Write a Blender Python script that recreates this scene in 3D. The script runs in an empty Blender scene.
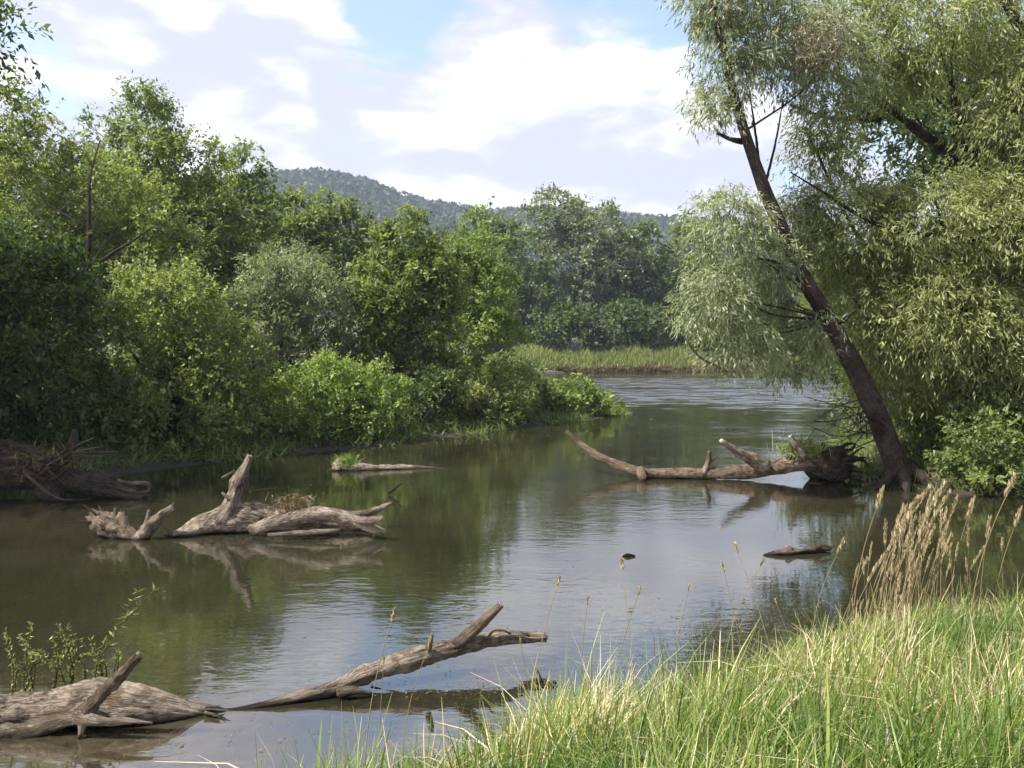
import bpy, math, random
import numpy as np
from mathutils import Vector, noise as mnoise

# ------------------------------------------------------------------ camera, world, sun, exposure
sc = bpy.context.scene
COL = sc.collection
F_PX = 850.0
CAM_H = 2.5
PITCH = math.atan2(384 - 345, F_PX)            # horizon a little above the middle of the frame
cam_d = bpy.data.cameras.new("camera")
cam = bpy.data.objects.new("camera", cam_d)
COL.objects.link(cam)
cam.location = (0, 0, CAM_H)
cam.rotation_euler = (math.pi / 2 - PITCH, 0, 0)
cam_d.sensor_width = 36.0
cam_d.lens = 36.0 * F_PX / 1024.0
cam_d.clip_start = 0.05
cam_d.clip_end = 6000
sc.camera = cam

SUN_DIR = Vector((-0.60, -0.24, 0.86)).normalized()   # towards the sun: left of the view, high
SUN_EL = math.asin(SUN_DIR.z)
SUN_ROT = math.atan2(SUN_DIR.x, SUN_DIR.y)
sd = bpy.data.lights.new("sun", 'SUN')
sd.energy = 4.6
sd.angle = math.radians(0.5)
sd.color = (1.0, 0.95, 0.86)
sun = bpy.data.objects.new("sun", sd)
COL.objects.link(sun)
sun.rotation_euler = SUN_DIR.to_track_quat('Z', 'Y').to_euler()

sc.view_settings.view_transform = 'Standard'
sc.view_settings.look = 'None'
sc.view_settings.gamma = 1.0
sc.view_settings.use_curve_mapping = False
sc.view_settings.exposure = 1.5
sc.cycles.max_bounces = 5
sc.cycles.diffuse_bounces = 3
sc.cycles.glossy_bounces = 2
sc.cycles.transmission_bounces = 3
sc.cycles.volume_bounces = 0
sc.cycles.sample_clamp_indirect = 4.0
sc.cycles.adaptive_threshold = 0.025


class NT:
    """Small helper round a node tree."""
    def __init__(self, tree):
        self.t = tree
        tree.nodes.clear()

    def n(self, typ, **kw):
        nd = self.t.nodes.new(typ)
        for k, v in kw.items():
            setattr(nd, k, v)
        return nd

    def set(self, sock, v):
        if isinstance(v, bpy.types.NodeSocket):
            self.t.links.new(v, sock)
        elif v is not None:
            sock.default_value = v

    def math(self, op, a, b=None, c=None, clamp=False):
        nd = self.n('ShaderNodeMath', operation=op, use_clamp=clamp)
        for i, v in enumerate((a, b, c)):
            self.set(nd.inputs[i], v)
        return nd.outputs[0]

    def vmath(self, op, a, b=None, out=0):
        nd = self.n('ShaderNodeVectorMath', operation=op)
        self.set(nd.inputs[0], a)
        if b is not None:
            self.set(nd.inputs[1], b)
        return nd.outputs[out]

    def noise(self, vec, scale, detail=4.0, rough=0.5, dist=0.0):
        nd = self.n('ShaderNodeTexNoise')
        self.set(nd.inputs['Vector'], vec)
        nd.inputs['Scale'].default_value = scale
        nd.inputs['Detail'].default_value = detail
        nd.inputs['Roughness'].default_value = rough
        nd.inputs['Distortion'].default_value = dist
        return nd.outputs[0]

    def ramp(self, fac, stops, interp='LINEAR'):
        nd = self.n('ShaderNodeValToRGB')
        cr = nd.color_ramp
        cr.interpolation = interp
        while len(cr.elements) < len(stops):
            cr.elements.new(0.5)
        for e, (p, c) in zip(cr.elements, stops):
            e.position = p
            e.color = (c, c, c, 1) if isinstance(c, (int, float)) else (*c, 1)
        self.set(nd.inputs[0], fac)
        return nd.outputs[0]

    def mix(self, fac, a, b):
        nd = self.n('ShaderNodeMix', data_type='RGBA')
        self.set(nd.inputs[0], fac)
        for i, v in ((6, a), (7, b)):
            if isinstance(v, tuple):
                v = (*v, 1)
            self.set(nd.inputs[i], v)
        return nd.outputs[2]

    def mapping(self, vec, scale=(1, 1, 1), loc=(0, 0, 0), rot=(0, 0, 0)):
        nd = self.n('ShaderNodeMapping')
        self.set(nd.inputs[0], vec)
        nd.inputs['Scale'].default_value = scale
        nd.inputs['Location'].default_value = loc
        nd.inputs['Rotation'].default_value = rot
        return nd.outputs[0]

    def smooth(self, v, a, b, lo=0.0, hi=1.0):
        nd = self.n('ShaderNodeMapRange', interpolation_type='SMOOTHSTEP')
        self.set(nd.inputs[0], v)
        for i, x in enumerate((a, b, lo, hi)):
            nd.inputs[i + 1].default_value = x
        return nd.outputs[0]


def pix_dir(px, py):
    """World direction of a picture point (x right, y ahead, z up)."""
    u, v = (px - 512) / F_PX, (384 - py) / F_PX
    c, s = math.cos(PITCH), math.sin(PITCH)
    return Vector((u, c + v * s, -s + v * c))


def at(px, py, depth):
    d = pix_dir(px, py)
    return Vector((0, 0, CAM_H)) + d * (depth / d.y)


def on_water(px, py, z=0.0):
    d = pix_dir(px, py)
    return Vector((0, 0, CAM_H)) + d * ((z - CAM_H) / d.z)


def build_world():
    w = bpy.data.worlds.new("World")
    sc.world = w
    w.use_nodes = True
    k = NT(w.node_tree)
    out = k.n('ShaderNodeOutputWorld')
    sky = k.n('ShaderNodeTexSky', sky_type='NISHITA')
    sky.sun_disc = False
    sky.sun_elevation = SUN_EL
    sky.sun_rotation = SUN_ROT
    sky.air_density = 1.0
    sky.dust_density = 3.5
    bg = k.n('ShaderNodeBackground')
    k.set(bg.inputs[0], sky.outputs[0])
    bg.inputs[1].default_value = 0.115
    # clouds: banks of cumulus round the whole sky
    d = k.n('ShaderNodeTexCoord').outputs['Generated']
    sep = k.n('ShaderNodeSeparateXYZ')
    k.set(sep.inputs[0], d)
    p = k.mapping(d, scale=(1, 1, 2.3), loc=(0.37, 0.2, 0.11))
    warp = k.noise(p, 2.2, 3, 0.5)

    def density(vec):
        big = k.noise(vec, 3.1, 2.0, 0.45)
        fine = k.noise(vec, 8.0, 6.0, 0.5, 0.35)
        return k.math('ADD', k.math('MULTIPLY', big, 0.56), k.math('MULTIPLY', fine, 0.48))

    d0 = density(p)
    up = k.vmath('ADD', p, (-0.035, 0.0, 0.085))
    d1 = density(up)

    def blob(px, py, r, amp):
        c = pix_dir(px, py).normalized()
        dist = k.vmath('DISTANCE', d, tuple(c), out=1)
        return k.smooth(dist, 0.0, r, amp, 0.0)

    cover = d0
    for b in ((395, 10, 0.10, -0.20), (45, 80, 0.11, -0.20), (690, 10, 0.10, -0.06), (560, 60, 0.16, 0.12), (130, 30, 0.22, 0.12),
              (290, 55, 0.07, 0.10), (430, 130, 0.24, 0.14), (240, 120, 0.16, 0.10), (640, 190, 0.2, 0.06), (260, 25, 0.09, 0.1)):
        cover = k.math('ADD', cover, blob(*b))
    mask = k.smooth(cover, 0.42, 0.54)
    # sunlit tops bright, shaded bellies lavender grey
    lit = k.smooth(k.math('SUBTRACT', d0, d1), -0.035, 0.12)
    ccol = k.mix(lit, (0.47, 0.475, 0.585), (0.82, 0.81, 0.82))
    cb = k.n('ShaderNodeBackground')
    k.set(cb.inputs[0], ccol)
    cb.inputs[1].default_value = 0.58
    mx = k.n('ShaderNodeMixShader')
    k.set(mx.inputs[0], mask)
    k.t.links.new(bg.outputs[0], mx.inputs[1])
    k.t.links.new(cb.outputs[0], mx.inputs[2])
    k.t.links.new(mx.outputs[0], out.inputs[0])


build_world()

# ------------------------------------------------------------------ helpers
RNG = np.random.default_rng(11)


def tag(o, label=None, cat=None, group=None, kind=None):
    if label:
        o["label"] = label
    if cat:
        o["category"] = cat
    if group:
        o["group"] = group
    if kind:
        o["kind"] = kind
    return o


def empty(name, loc, label, cat, group=None):
    o = bpy.data.objects.new(name, None)
    COL.objects.link(o)
    o.location = loc
    o.empty_display_size = 0.2
    return tag(o, label, cat, group)


def link_mesh(name, me, mat, parent=None):
    o = bpy.data.objects.new(name, me)
    COL.objects.link(o)
    if mat:
        me.materials.append(mat)
    if parent is not None:
        o.parent = parent
        o.matrix_parent_inverse.identity()
    return o


def arr_mesh(name, V, Fq, mat, parent=None, tint=None, smooth=False, origin=None):
    """Quads from numpy arrays (world coordinates) as ONE mesh object."""
    V = np.asarray(V, dtype=np.float32)
    Fq = np.asarray(Fq, dtype=np.int32)
    if origin is None:
        origin = parent.location if parent is not None else (0, 0, 0)
    V = V - np.array(tuple(origin), dtype=np.float32)
    me = bpy.data.meshes.new(name)
    nf = len(Fq)
    me.vertices.add(len(V))
    me.vertices.foreach_set("co", V.ravel())
    me.loops.add(nf * 4)
    me.loops.foreach_set("vertex_index", Fq.ravel())
    me.polygons.add(nf)
    me.polygons.foreach_set("loop_start", np.arange(0, nf * 4, 4, dtype=np.int32))
    if smooth:
        me.polygons.foreach_set("use_smooth", np.ones(nf, dtype=bool))
    me.update(calc_edges=True)
    if tint is not None:
        a = me.attributes.new("tint", 'FLOAT', 'FACE')
        a.data.foreach_set("value", np.asarray(tint, dtype=np.float32))
    o = link_mesh(name, me, mat, parent)
    if parent is None:
        o.location = origin
    return o


def catmull(P, R, step):
    """Smooth a polyline with radii, samples about `step` apart."""
    P = [np.array(tuple(p), float) for p in P]
    R = list(R)
    Pe = [2 * P[0] - P[1]] + P + [2 * P[-1] - P[-2]]
    Re = [R[0]] + R + [R[-1]]
    pts, rad = [], []
    for i in range(1, len(Pe) - 2):
        a, b, c, d = Pe[i - 1:i + 3]
        n = max(2, int(np.linalg.norm(c - b) / step))
        for t in np.linspace(0, 1, n, endpoint=False):
            pts.append(0.5 * ((2 * b) + (c - a) * t + (2 * a - 5 * b + 4 * c - d) * t * t + (3 * b - a - 3 * c + d) * t ** 3))
            rad.append(Re[i] * (1 - t) + Re[i + 1] * t)
    pts.append(Pe[-2])
    rad.append(Re[-2])
    return np.array(pts), np.array(rad)


class TubeMesh:
    """Collects bent, knobbly tubes; build() links them as one mesh with grain UVs (u round, v along in metres)."""
    def __init__(self):
        self.V, self.F, self.UV, self.n = [], [], [], 0

    def tube(self, P, R, sides=10, step=0.05, lump=0.15, ridge=0.05, seed=0, freq=1.0, flat=1.0, jag=0.0):
        pts, rad = catmull(P, R, step)
        m = len(pts)
        tang = np.gradient(pts, axis=0)
        tang /= np.linalg.norm(tang, axis=1)[:, None] + 1e-9
        ref = np.array((0, 0, 1.0)) if abs(tang[0][2]) < 0.9 else np.array((1.0, 0, 0))
        L = 0.0
        V = np.zeros((m, sides, 3))
        vs = np.zeros(m)
        for i in range(m):
            t = tang[i]
            s = np.cross(t, ref)
            s /= np.linalg.norm(s) + 1e-9
            ref = np.cross(s, t)
            if i:
                L += np.linalg.norm(pts[i] - pts[i - 1])
            vs[i] = L
            for j in range(sides):
                a = 2 * math.pi * j / sides
                ca, sa = math.cos(a), math.sin(a)
                r = rad[i]
                lv = L * freq / max(0.05, 2 * rad.max())
                q = Vector((ca * 1.1 + seed * 7.3, sa * 1.1, lv * 0.55))
                dsp = lump * (2 * mnoise.noise(q) + 1.1 * mnoise.noise(q * 2.3) + 0.7 * mnoise.noise(q * 5.1) + 0.45 * mnoise.noise(q * 11.3))
                if ridge:                               # splits and ribs that run along the (slightly twisting) grain
                    a2 = a + lv * 0.22
                    c2, s2 = math.cos(a2), math.sin(a2)
                    g = mnoise.noise(Vector((c2 * 3.2 + seed, s2 * 3.2, lv * 0.22)))
                    h = mnoise.noise(Vector((c2 * 7.5, s2 * 7.5 + seed, lv * 0.3)))
                    dsp += ridge * (1.8 * g - 2.4 * max(0.0, 0.22 - abs(h)) * 2.0 + 0.9 * mnoise.noise(Vector((c2 * 13, s2 * 13 + seed, lv * 1.1))))
                r *= max(0.25, 1 + dsp)
                off = s * ca * r + ref * sa * r * flat
                V[i, j] = pts[i] + off
        if jag:                                         # splintered ends
            for e, sg in ((0, -1), (m - 1, 1)):
                for j in range(sides):
                    V[e, j] += tang[e] * sg * jag * (0.5 + mnoise.noise(Vector((j * 1.7, seed, e))))
        b = self.n
        self.V.append(V.reshape(-1, 3))
        c0, c1 = V[0].mean(0), V[-1].mean(0)
        self.V.append(np.array([c0, c1]))
        f, uv = [], []
        for i in range(m - 1):
            for j in range(sides):
                j2 = (j + 1) % sides
                f.append((b + i * sides + j, b + i * sides + j2, b + (i + 1) * sides + j2, b + (i + 1) * sides + j))
                u0, u1 = j / sides, (j + 1) / sides
                uv += [(u0, vs[i]), (u1, vs[i]), (u1, vs[i + 1]), (u0, vs[i + 1])]
        for j in range(sides):
            j2 = (j + 1) % sides
            f.append((b + m * sides, b + j2, b + j, b + m * sides))
            uv += [(0, 0)] * 4
            e = b + (m - 1) * sides
            f.append((b + m * sides + 1, e + j, e + j2, b + m * sides + 1))
            uv += [(0, vs[-1])] * 4
        self.F += f
        self.UV += uv
        self.n += m * sides + 2
        return self

    def splinters(self, end, toward, n, length, thick, spread, seed=0):
        """Torn fibres at a broken end (world points)."""
        rng = np.random.default_rng(seed)
        end = np.array(tuple(end))
        ax = np.array(tuple(toward)) - end
        ax /= np.linalg.norm(ax) + 1e-9
        for _ in range(n):
            o = end + rng.normal(size=3) * thick * 1.2 - ax * length * 0.4
            d = ax + rng.normal(size=3) * spread
            ln = length * rng.uniform(0.5, 1.3)
            self.tube([o, o + d * ln * 0.6, o + d * ln + rng.normal(size=3) * ln * 0.08], [thick * rng.uniform(0.5, 1), thick * 0.5, thick * 0.08],
                      sides=6, step=0.02, lump=0.25, ridge=0.0, seed=float(rng.uniform(0, 9)))
        return self

    def build_each(self, name, mat, parent):
        """Every tube a mesh object of its own under the same parent."""
        f0 = 0
        base = 0
        for i in range(0, len(self.V), 2):
            nv = len(self.V[i]) + 2
            t = TubeMesh()
            t.V = self.V[i:i + 2]
            f1 = f0
            while f1 < len(self.F) and max(self.F[f1]) < base + nv:
                f1 += 1
            t.F = [tuple(x - base for x in q) for q in self.F[f0:f1]]
            t.UV = self.UV[f0 * 4:f1 * 4]
            t.build(name, mat, parent)
            base += nv
            f0 = f1

    def build(self, name, mat, parent=None, origin=None, smooth=True):
        V = np.concatenate(self.V)
        if origin is None:
            origin = parent.location if parent is not None else V.mean(0)
        V = V - np.array(tuple(origin))
        faces, uvs = [], []
        for q, i in zip(self.F, range(len(self.F))):
            u = self.UV[i * 4:i * 4 + 4]
            if q[0] == q[3]:
                q, u = q[:3], u[:3]
            faces.append(q)
            uvs += u
        me = bpy.data.meshes.new(name)
        me.from_pydata(V.tolist(), [], faces)
        lay = me.uv_layers.new(name="grain")
        lay.data.foreach_set("uv", np.array(uvs, dtype=np.float32).ravel())
        me.polygons.foreach_set("use_smooth", np.full(len(faces), smooth, dtype=bool))
        me.update()
        o = link_mesh(name, me, mat, parent)
        if parent is None:
            o.location = tuple(origin)
        return o


def unit(v):
    return v / (np.linalg.norm(v, axis=-1, keepdims=True) + 1e-9)


def kites(P, A, Nn, L, W, cup=0.08):
    """Leaf shaped quads: base P, axis A, normal N, length L, width W."""
    A = unit(A)
    S = unit(np.cross(A, Nn))
    Nn = np.cross(S, A)
    L = L[:, None]
    W = W[:, None]
    mid = P + A * L * 0.42 - Nn * L * cup
    V = np.stack([P, mid + S * W / 2, P + A * L, mid - S * W / 2], axis=1).reshape(-1, 3)
    Fq = np.arange(len(P) * 4, dtype=np.int32).reshape(-1, 4)
    return V, Fq


def blades(P, A, L, W, bend, rng, segs=3, tipw=0.12):
    """Grass blades: bent tapering ribbons."""
    n = len(P)
    A = unit(A)
    side = unit(np.cross(A, unit(rng.normal(size=(n, 3)) * (1, 1, 0.15))))
    bd = unit(np.cross(side, A) * (1, 1, 0.2))
    V = np.zeros((n, segs + 1, 2, 3))
    for i in range(segs + 1):
        t = i / segs
        c = P + A * (L * t)[:, None] + bd * (L * bend * t * t)[:, None] - np.array((0, 0, 1.0)) * (L * np.abs(bend) * 0.55 * t ** 3)[:, None]
        w = (W * (1 - (1 - tipw) * t ** 1.4) * 0.5)[:, None]
        V[:, i, 0] = c - side * w
        V[:, i, 1] = c + side * w
    idx = np.arange(n)[:, None] * (segs + 1) * 2
    Fq = []
    for i in range(segs):
        a = idx + i * 2
        Fq.append(np.concatenate([a, a + 1, a + 3, a + 2], axis=1))
    return V.reshape(-1, 3), np.stack(Fq, axis=1).reshape(-1, 4)


# ------------------------------------------------------------------ materials
def new_mat(name):
    m = bpy.data.materials.new(name)
    m.use_nodes = True
    k = NT(m.node_tree)
    out = k.n('ShaderNodeOutputMaterial')
    return m, k, out


def leaf_mat(name, dark, mid, light, trans=0.42, rough=0.5, spec=0.3, tcol=1.3):
    m, k, out = new_mat(name)
    at_ = k.n('ShaderNodeAttribute', attribute_name='tint')
    col = k.ramp(at_.outputs['Fac'], [(0.05, dark), (0.5, mid), (0.95, light)])
    pb = k.n('ShaderNodeBsdfPrincipled')
    k.set(pb.inputs['Base Color'], col)
    pb.inputs['Roughness'].default_value = rough
    pb.inputs['Specular IOR Level'].default_value = spec
    tr = k.n('ShaderNodeBsdfTranslucent')
    tc = k.vmath('MULTIPLY', col, (tcol * 1.1, tcol * 1.25, tcol * 0.45))
    k.set(tr.inputs[0], tc)
    mx = k.n('ShaderNodeMixShader')
    mx.inputs[0].default_value = trans
    k.t.links.new(pb.outputs[0], mx.inputs[1])
    k.t.links.new(tr.outputs[0], mx.inputs[2])
    k.t.links.new(mx.outputs[0], out.inputs[0])
    return m


def wood_mat(name, pale, mid, dark, wet=True, bump=0.9, crack=1.0):
    """Weathered wood: grain runs along the limb."""
    m, k, out = new_mat(name)
    uv = k.n('ShaderNodeTexCoord').outputs['UV']
    sep = k.n('ShaderNodeSeparateXYZ')
    k.set(sep.inputs[0], uv)
    a = k.math('MULTIPLY', sep.outputs[0], 2 * math.pi)
    cyl = k.n('ShaderNodeCombineXYZ')
    k.set(cyl.inputs[0], k.math('COSINE', a))
    k.set(cyl.inputs[1], k.math('SINE', a))
    k.set(cyl.inputs[2], k.math('MULTIPLY', sep.outputs[1], 2.4))
    pos = k.n('ShaderNodeNewGeometry').outputs['Position']
    g1 = k.noise(cyl.outputs[0], 5.0, 6, 0.62, 0.3)
    g2 = k.noise(k.mapping(cyl.outputs[0], scale=(1, 1, 0.6)), 11.0, 6, 0.65, 0.5)
    patch = k.noise(pos, 3.1, 4, 0.55)
    f = k.math('ADD', k.math('MULTIPLY', g1, 0.5), k.math('ADD', k.math('MULTIPLY', g2, 0.25), k.math('MULTIPLY', patch, 0.45)))
    col = k.ramp(f, [(0.50, dark), (0.585, mid), (0.69, pale)])
    rot = k.smooth(k.noise(pos, 7.0, 5, 0.65, 0.5), 0.53, 0.60)     # brown patches where the surface has rotted or bark still clings
    col = k.mix(k.math('MULTIPLY', rot, 0.75), col, (mid[0] * 0.62, mid[1] * 0.52, mid[2] * 0.42))
    if crack:
        crk = k.math('MAXIMUM', k.smooth(g2, 0.39, 0.46), k.smooth(k.noise(pos, 2.3, 3, 0.5), 0.44, 0.6))
        col = k.mix(crk, tuple(c * 0.35 for c in dark), col)
    if wet:
        sp = k.n('ShaderNodeSeparateXYZ')
        k.set(sp.inputs[0], pos)
        z = k.math('ADD', sp.outputs[2], k.math('MULTIPLY', k.math('SUBTRACT', patch, 0.5), 0.06))
        wetf = k.smooth(z, 0.01, 0.06)
        col = k.mix(wetf, tuple(c * 0.5 for c in dark), col)
    pb = k.n('ShaderNodeBsdfPrincipled')
    k.set(pb.inputs['Base Color'], col)
    pb.inputs['Roughness'].default_value = 0.85
    pb.inputs['Specular IOR Level'].default_value = 0.2
    bp = k.n('ShaderNodeBump')
    bp.inputs['Strength'].default_value = bump
    bp.inputs['Distance'].default_value = 0.05
    k.set(bp.inputs['Height'], k.math('ADD', g1, g2))
    k.set(pb.inputs['Normal'], bp.outputs[0])
    k.t.links.new(pb.outputs[0], out.inputs[0])
    return m


def soil_mat():
    m, k, out = new_mat("soil")
    pos = k.n('ShaderNodeNewGeometry').outputs['Position']
    a = k.noise(pos, 0.8, 6, 0.6)
    b = k.noise(pos, 9.0, 5, 0.6)
    f = k.math('ADD', k.math('MULTIPLY', a, 0.6), k.math('MULTIPLY', b, 0.4))
    col = k.ramp(f, [(0.35, (0.045, 0.034, 0.02)), (0.5, (0.07, 0.062, 0.03)), (0.66, (0.10, 0.10, 0.045))])
    sp = k.n('ShaderNodeSeparateXYZ')
    k.set(sp.inputs[0], pos)
    col = k.mix(k.smooth(k.math('ADD', sp.outputs[2], k.math('MULTIPLY', a, 0.15)), 0.10, 0.36), (0.020, 0.015, 0.010), col)      # wet mud
    pb = k.n('ShaderNodeBsdfPrincipled')
    k.set(pb.inputs['Base Color'], col)
    pb.inputs['Roughness'].default_value = 0.95
    bp = k.n('ShaderNodeBump')
    bp.inputs['Strength'].default_value = 0.7
    bp.inputs['Distance'].default_value = 0.05
    k.set(bp.inputs['Height'], b)
    k.set(pb.inputs['Normal'], bp.outputs[0])
    k.t.links.new(pb.outputs[0], out.inputs[0])
    return m


def water_mat():
    m, k, out = new_mat("river_water")
    pos = k.n('ShaderNodeNewGeometry').outputs['Position']
    sep = k.n('ShaderNodeSeparateXYZ')
    k.set(sep.inputs[0], pos)
    # turbid body: olive brown, browner where it is shallow and the bed shows
    n1 = k.noise(pos, 0.55, 4, 0.55)
    col = k.ramp(n1, [(0.35, (0.012, 0.012, 0.0065)), (0.6, (0.020, 0.019, 0.010))])
    bed = k.noise(k.mapping(pos, scale=(1, 1.6, 1)), 5.5, 7, 0.7)
    bcol = k.ramp(bed, [(0.38, (0.018, 0.013, 0.007)), (0.52, (0.045, 0.036, 0.022)), (0.68, (0.08, 0.064, 0.04))])
    shallow = k.math('SUBTRACT', k.smooth(sep.outputs[1], 4.6, 7.0, 1.0, 0.0), k.smooth(sep.outputs[0], -2.4, -0.6, 0.0, 1.0), clamp=True)
    col = k.mix(k.math('MULTIPLY', shallow, 0.75), col, bcol)
    # ripples: short wavelets, stronger in wind-ruffled patches and on the open reach upstream
    d = k.mapping(pos, scale=(0.8, 1.5, 1), rot=(0, 0, 0.12))
    w1 = k.noise(d, 3.4, 3, 0.5, 0.4)
    w2 = k.noise(k.mapping(pos, scale=(0.55, 1.5, 1), rot=(0, 0, -0.2)), 9.0, 2, 0.5, 0.6)
    w3 = k.noise(k.mapping(pos, scale=(0.35, 1.0, 1)), 0.9, 2, 0.5)
    patch = k.smooth(k.noise(k.mapping(pos, scale=(0.6, 1, 1)), 0.22, 3, 0.5), 0.42, 0.62, 0.35, 1.0)
    farup = k.smooth(sep.outputs[1], 30.0, 64.0, 1.0, 2.0)
    hgt = k.math('ADD', k.math('MULTIPLY', w1, 0.55), k.math('ADD', k.math('MULTIPLY', w2, 0.34), k.math('MULTIPLY', w3, 0.6)))
    hgt = k.math('MULTIPLY', hgt, k.math('MULTIPLY', patch, farup))
    bp = k.n('ShaderNodeBump')
    bp.inputs['Strength'].default_value = 1.0
    bp.inputs['Distance'].default_value = 0.0072
    k.set(bp.inputs['Height'], hgt)
    # wind-ruffled reach upstream: wavelets too small to see one by one tilt the surface
    cn = k.n('ShaderNodeTexNoise')
    k.set(cn.inputs['Vector'], k.mapping(pos, scale=(0.5, 1.6, 1)))
    cn.inputs['Scale'].default_value = 1.7
    cn.inputs['Detail'].default_value = 4.0
    cn.inputs['Roughness'].default_value = 0.65
    gust = k.noise(k.mapping(pos, scale=(0.12, 0.5, 1)), 0.5, 3, 0.55)
    reach = k.math('MULTIPLY', k.smooth(sep.outputs[1], 30.0, 46.0), k.smooth(sep.outputs[1], 62.0, 70.0, 1.0, 0.0))
    amp = k.math('MULTIPLY', reach, k.smooth(gust, 0.34, 0.56, 0.7, 2.2))
    amp = k.math('ADD', amp, k.smooth(sep.outputs[1], 14.0, 30.0, 0.0, 0.16))
    off = k.vmath('MULTIPLY', k.vmath('SUBTRACT', cn.outputs['Color'], (0.5, 0.5, 0.5)), (1.0, 1.0, 0.0))
    sc_ = k.n('ShaderNodeVectorMath', operation='SCALE')
    k.set(sc_.inputs[0], off)
    k.set(sc_.inputs['Scale'], amp)
    lean = k.n('ShaderNodeVectorMath', operation='SCALE')
    k.set(lean.inputs[0], k.n('ShaderNodeNewGeometry').outputs['Incoming'])
    k.set(lean.inputs['Scale'], k.math('MULTIPLY', amp, 0.075))
    k.set(bp.inputs['Normal'], k.vmath('NORMALIZE', k.vmath('ADD', k.vmath('ADD', sc_.outputs[0], (0.0, 0.0, 1.0)), lean.outputs[0])))
    pb = k.n('ShaderNodeBsdfPrincipled')
    k.set(pb.inputs['Base Color'], col)
    pb.inputs['Roughness'].default_value = 0.03
    pb.inputs['IOR'].default_value = 3.0
    pb.inputs['Specular IOR Level'].default_value = 0.5
    k.set(pb.inputs['Normal'], bp.outputs[0])
    k.t.links.new(pb.outputs[0], out.inputs[0])
    return m


def stone_mat():
    m, k, out = new_mat("pale_stone")
    pos = k.n('ShaderNodeNewGeometry').outputs['Position']
    col = k.ramp(k.noise(pos, 2.5, 6, 0.6), [(0.35, (0.25, 0.23, 0.2)), (0.65, (0.5, 0.47, 0.43))])
    pb = k.n('ShaderNodeBsdfPrincipled')
    k.set(pb.inputs['Base Color'], col)
    pb.inputs['Roughness'].default_value = 0.9
    k.t.links.new(pb.outputs[0], out.inputs[0])
    return m


M = {
    'soil': soil_mat(), 'water': water_mat(), 'stone': stone_mat(),
    'driftwood': wood_mat("driftwood", (0.36, 0.30, 0.24), (0.185, 0.15, 0.116), (0.05, 0.039, 0.029)),
    'bleached': wood_mat("bleached_wood", (0.55, 0.50, 0.43), (0.38, 0.33, 0.27), (0.12, 0.10, 0.08), wet=False),
    'dark_wood': wood_mat("dark_wood", (0.075, 0.06, 0.046), (0.034, 0.026, 0.02), (0.013, 0.010, 0.008)),  # colour lowered further to stand in for deep shade on the left fallen trunk
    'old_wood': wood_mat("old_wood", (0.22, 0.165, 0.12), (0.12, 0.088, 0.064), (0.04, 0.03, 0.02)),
    'bark': wood_mat("bark", (0.13, 0.11, 0.088), (0.075, 0.06, 0.047), (0.025, 0.02, 0.015), wet=False, bump=1.0),
    'willow_bark': wood_mat("willow_bark", (0.085, 0.064, 0.05), (0.045, 0.033, 0.026), (0.016, 0.012, 0.009), wet=False, bump=1.0),
    'leaf_mid': leaf_mat("leaf_mid", (0.055, 0.08, 0.027), (0.115, 0.15, 0.046), (0.21, 0.24, 0.085)),
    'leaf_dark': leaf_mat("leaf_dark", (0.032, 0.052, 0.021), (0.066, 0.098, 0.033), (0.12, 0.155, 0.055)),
    'leaf_yellow': leaf_mat("leaf_yellow", (0.08, 0.10, 0.03), (0.155, 0.185, 0.058), (0.30, 0.31, 0.13)),
    'leaf_bright': leaf_mat("leaf_bright", (0.075, 0.11, 0.025), (0.145, 0.20, 0.047), (0.25, 0.30, 0.095)),
    'leaf_silver': leaf_mat("leaf_silver", (0.10, 0.115, 0.064), (0.195, 0.215, 0.125), (0.36, 0.38, 0.27), trans=0.38, rough=0.5, spec=0.3),
    'leaf_willow': leaf_mat("leaf_willow", (0.11, 0.125, 0.045), (0.21, 0.23, 0.092), (0.33, 0.345, 0.175), trans=0.42, rough=0.5, spec=0.3),
    'leaf_far': leaf_mat("leaf_far", (0.046, 0.072, 0.026), (0.092, 0.125, 0.042), (0.165, 0.20, 0.072), trans=0.32),
    'leaf_far_silver': leaf_mat("leaf_far_silver", (0.075, 0.095, 0.052), (0.145, 0.17, 0.095), (0.25, 0.28, 0.175), trans=0.32),
    'leaf_tall': leaf_mat("leaf_tall", (0.05, 0.055, 0.035), (0.085, 0.088, 0.06), (0.15, 0.15, 0.11), trans=0.2),
    'leaf_withered': leaf_mat("leaf_withered", (0.14, 0.115, 0.085), (0.22, 0.185, 0.14), (0.32, 0.28, 0.22), trans=0.25),
    'leaf_hill': leaf_mat("leaf_hill", (0.016, 0.028, 0.014), (0.024, 0.039, 0.017), (0.036, 0.054, 0.022), trans=0.1, spec=0.1),
    'leaf_brown': leaf_mat("leaf_brown", (0.05, 0.034, 0.018), (0.11, 0.076, 0.042), (0.19, 0.145, 0.085), trans=0.2),
    'grass': leaf_mat("grass", (0.034, 0.070, 0.016), (0.112, 0.168, 0.034), (0.26, 0.29, 0.085), trans=0.36, rough=0.42, spec=0.4),
    'straw': leaf_mat("straw", (0.22, 0.17, 0.10), (0.40, 0.32, 0.20), (0.56, 0.48, 0.34), trans=0.2, rough=0.6, spec=0.25),
    'reed': leaf_mat("reed", (0.085, 0.11, 0.03), (0.15, 0.178, 0.055), (0.25, 0.25, 0.10), trans=0.3),
}

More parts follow.
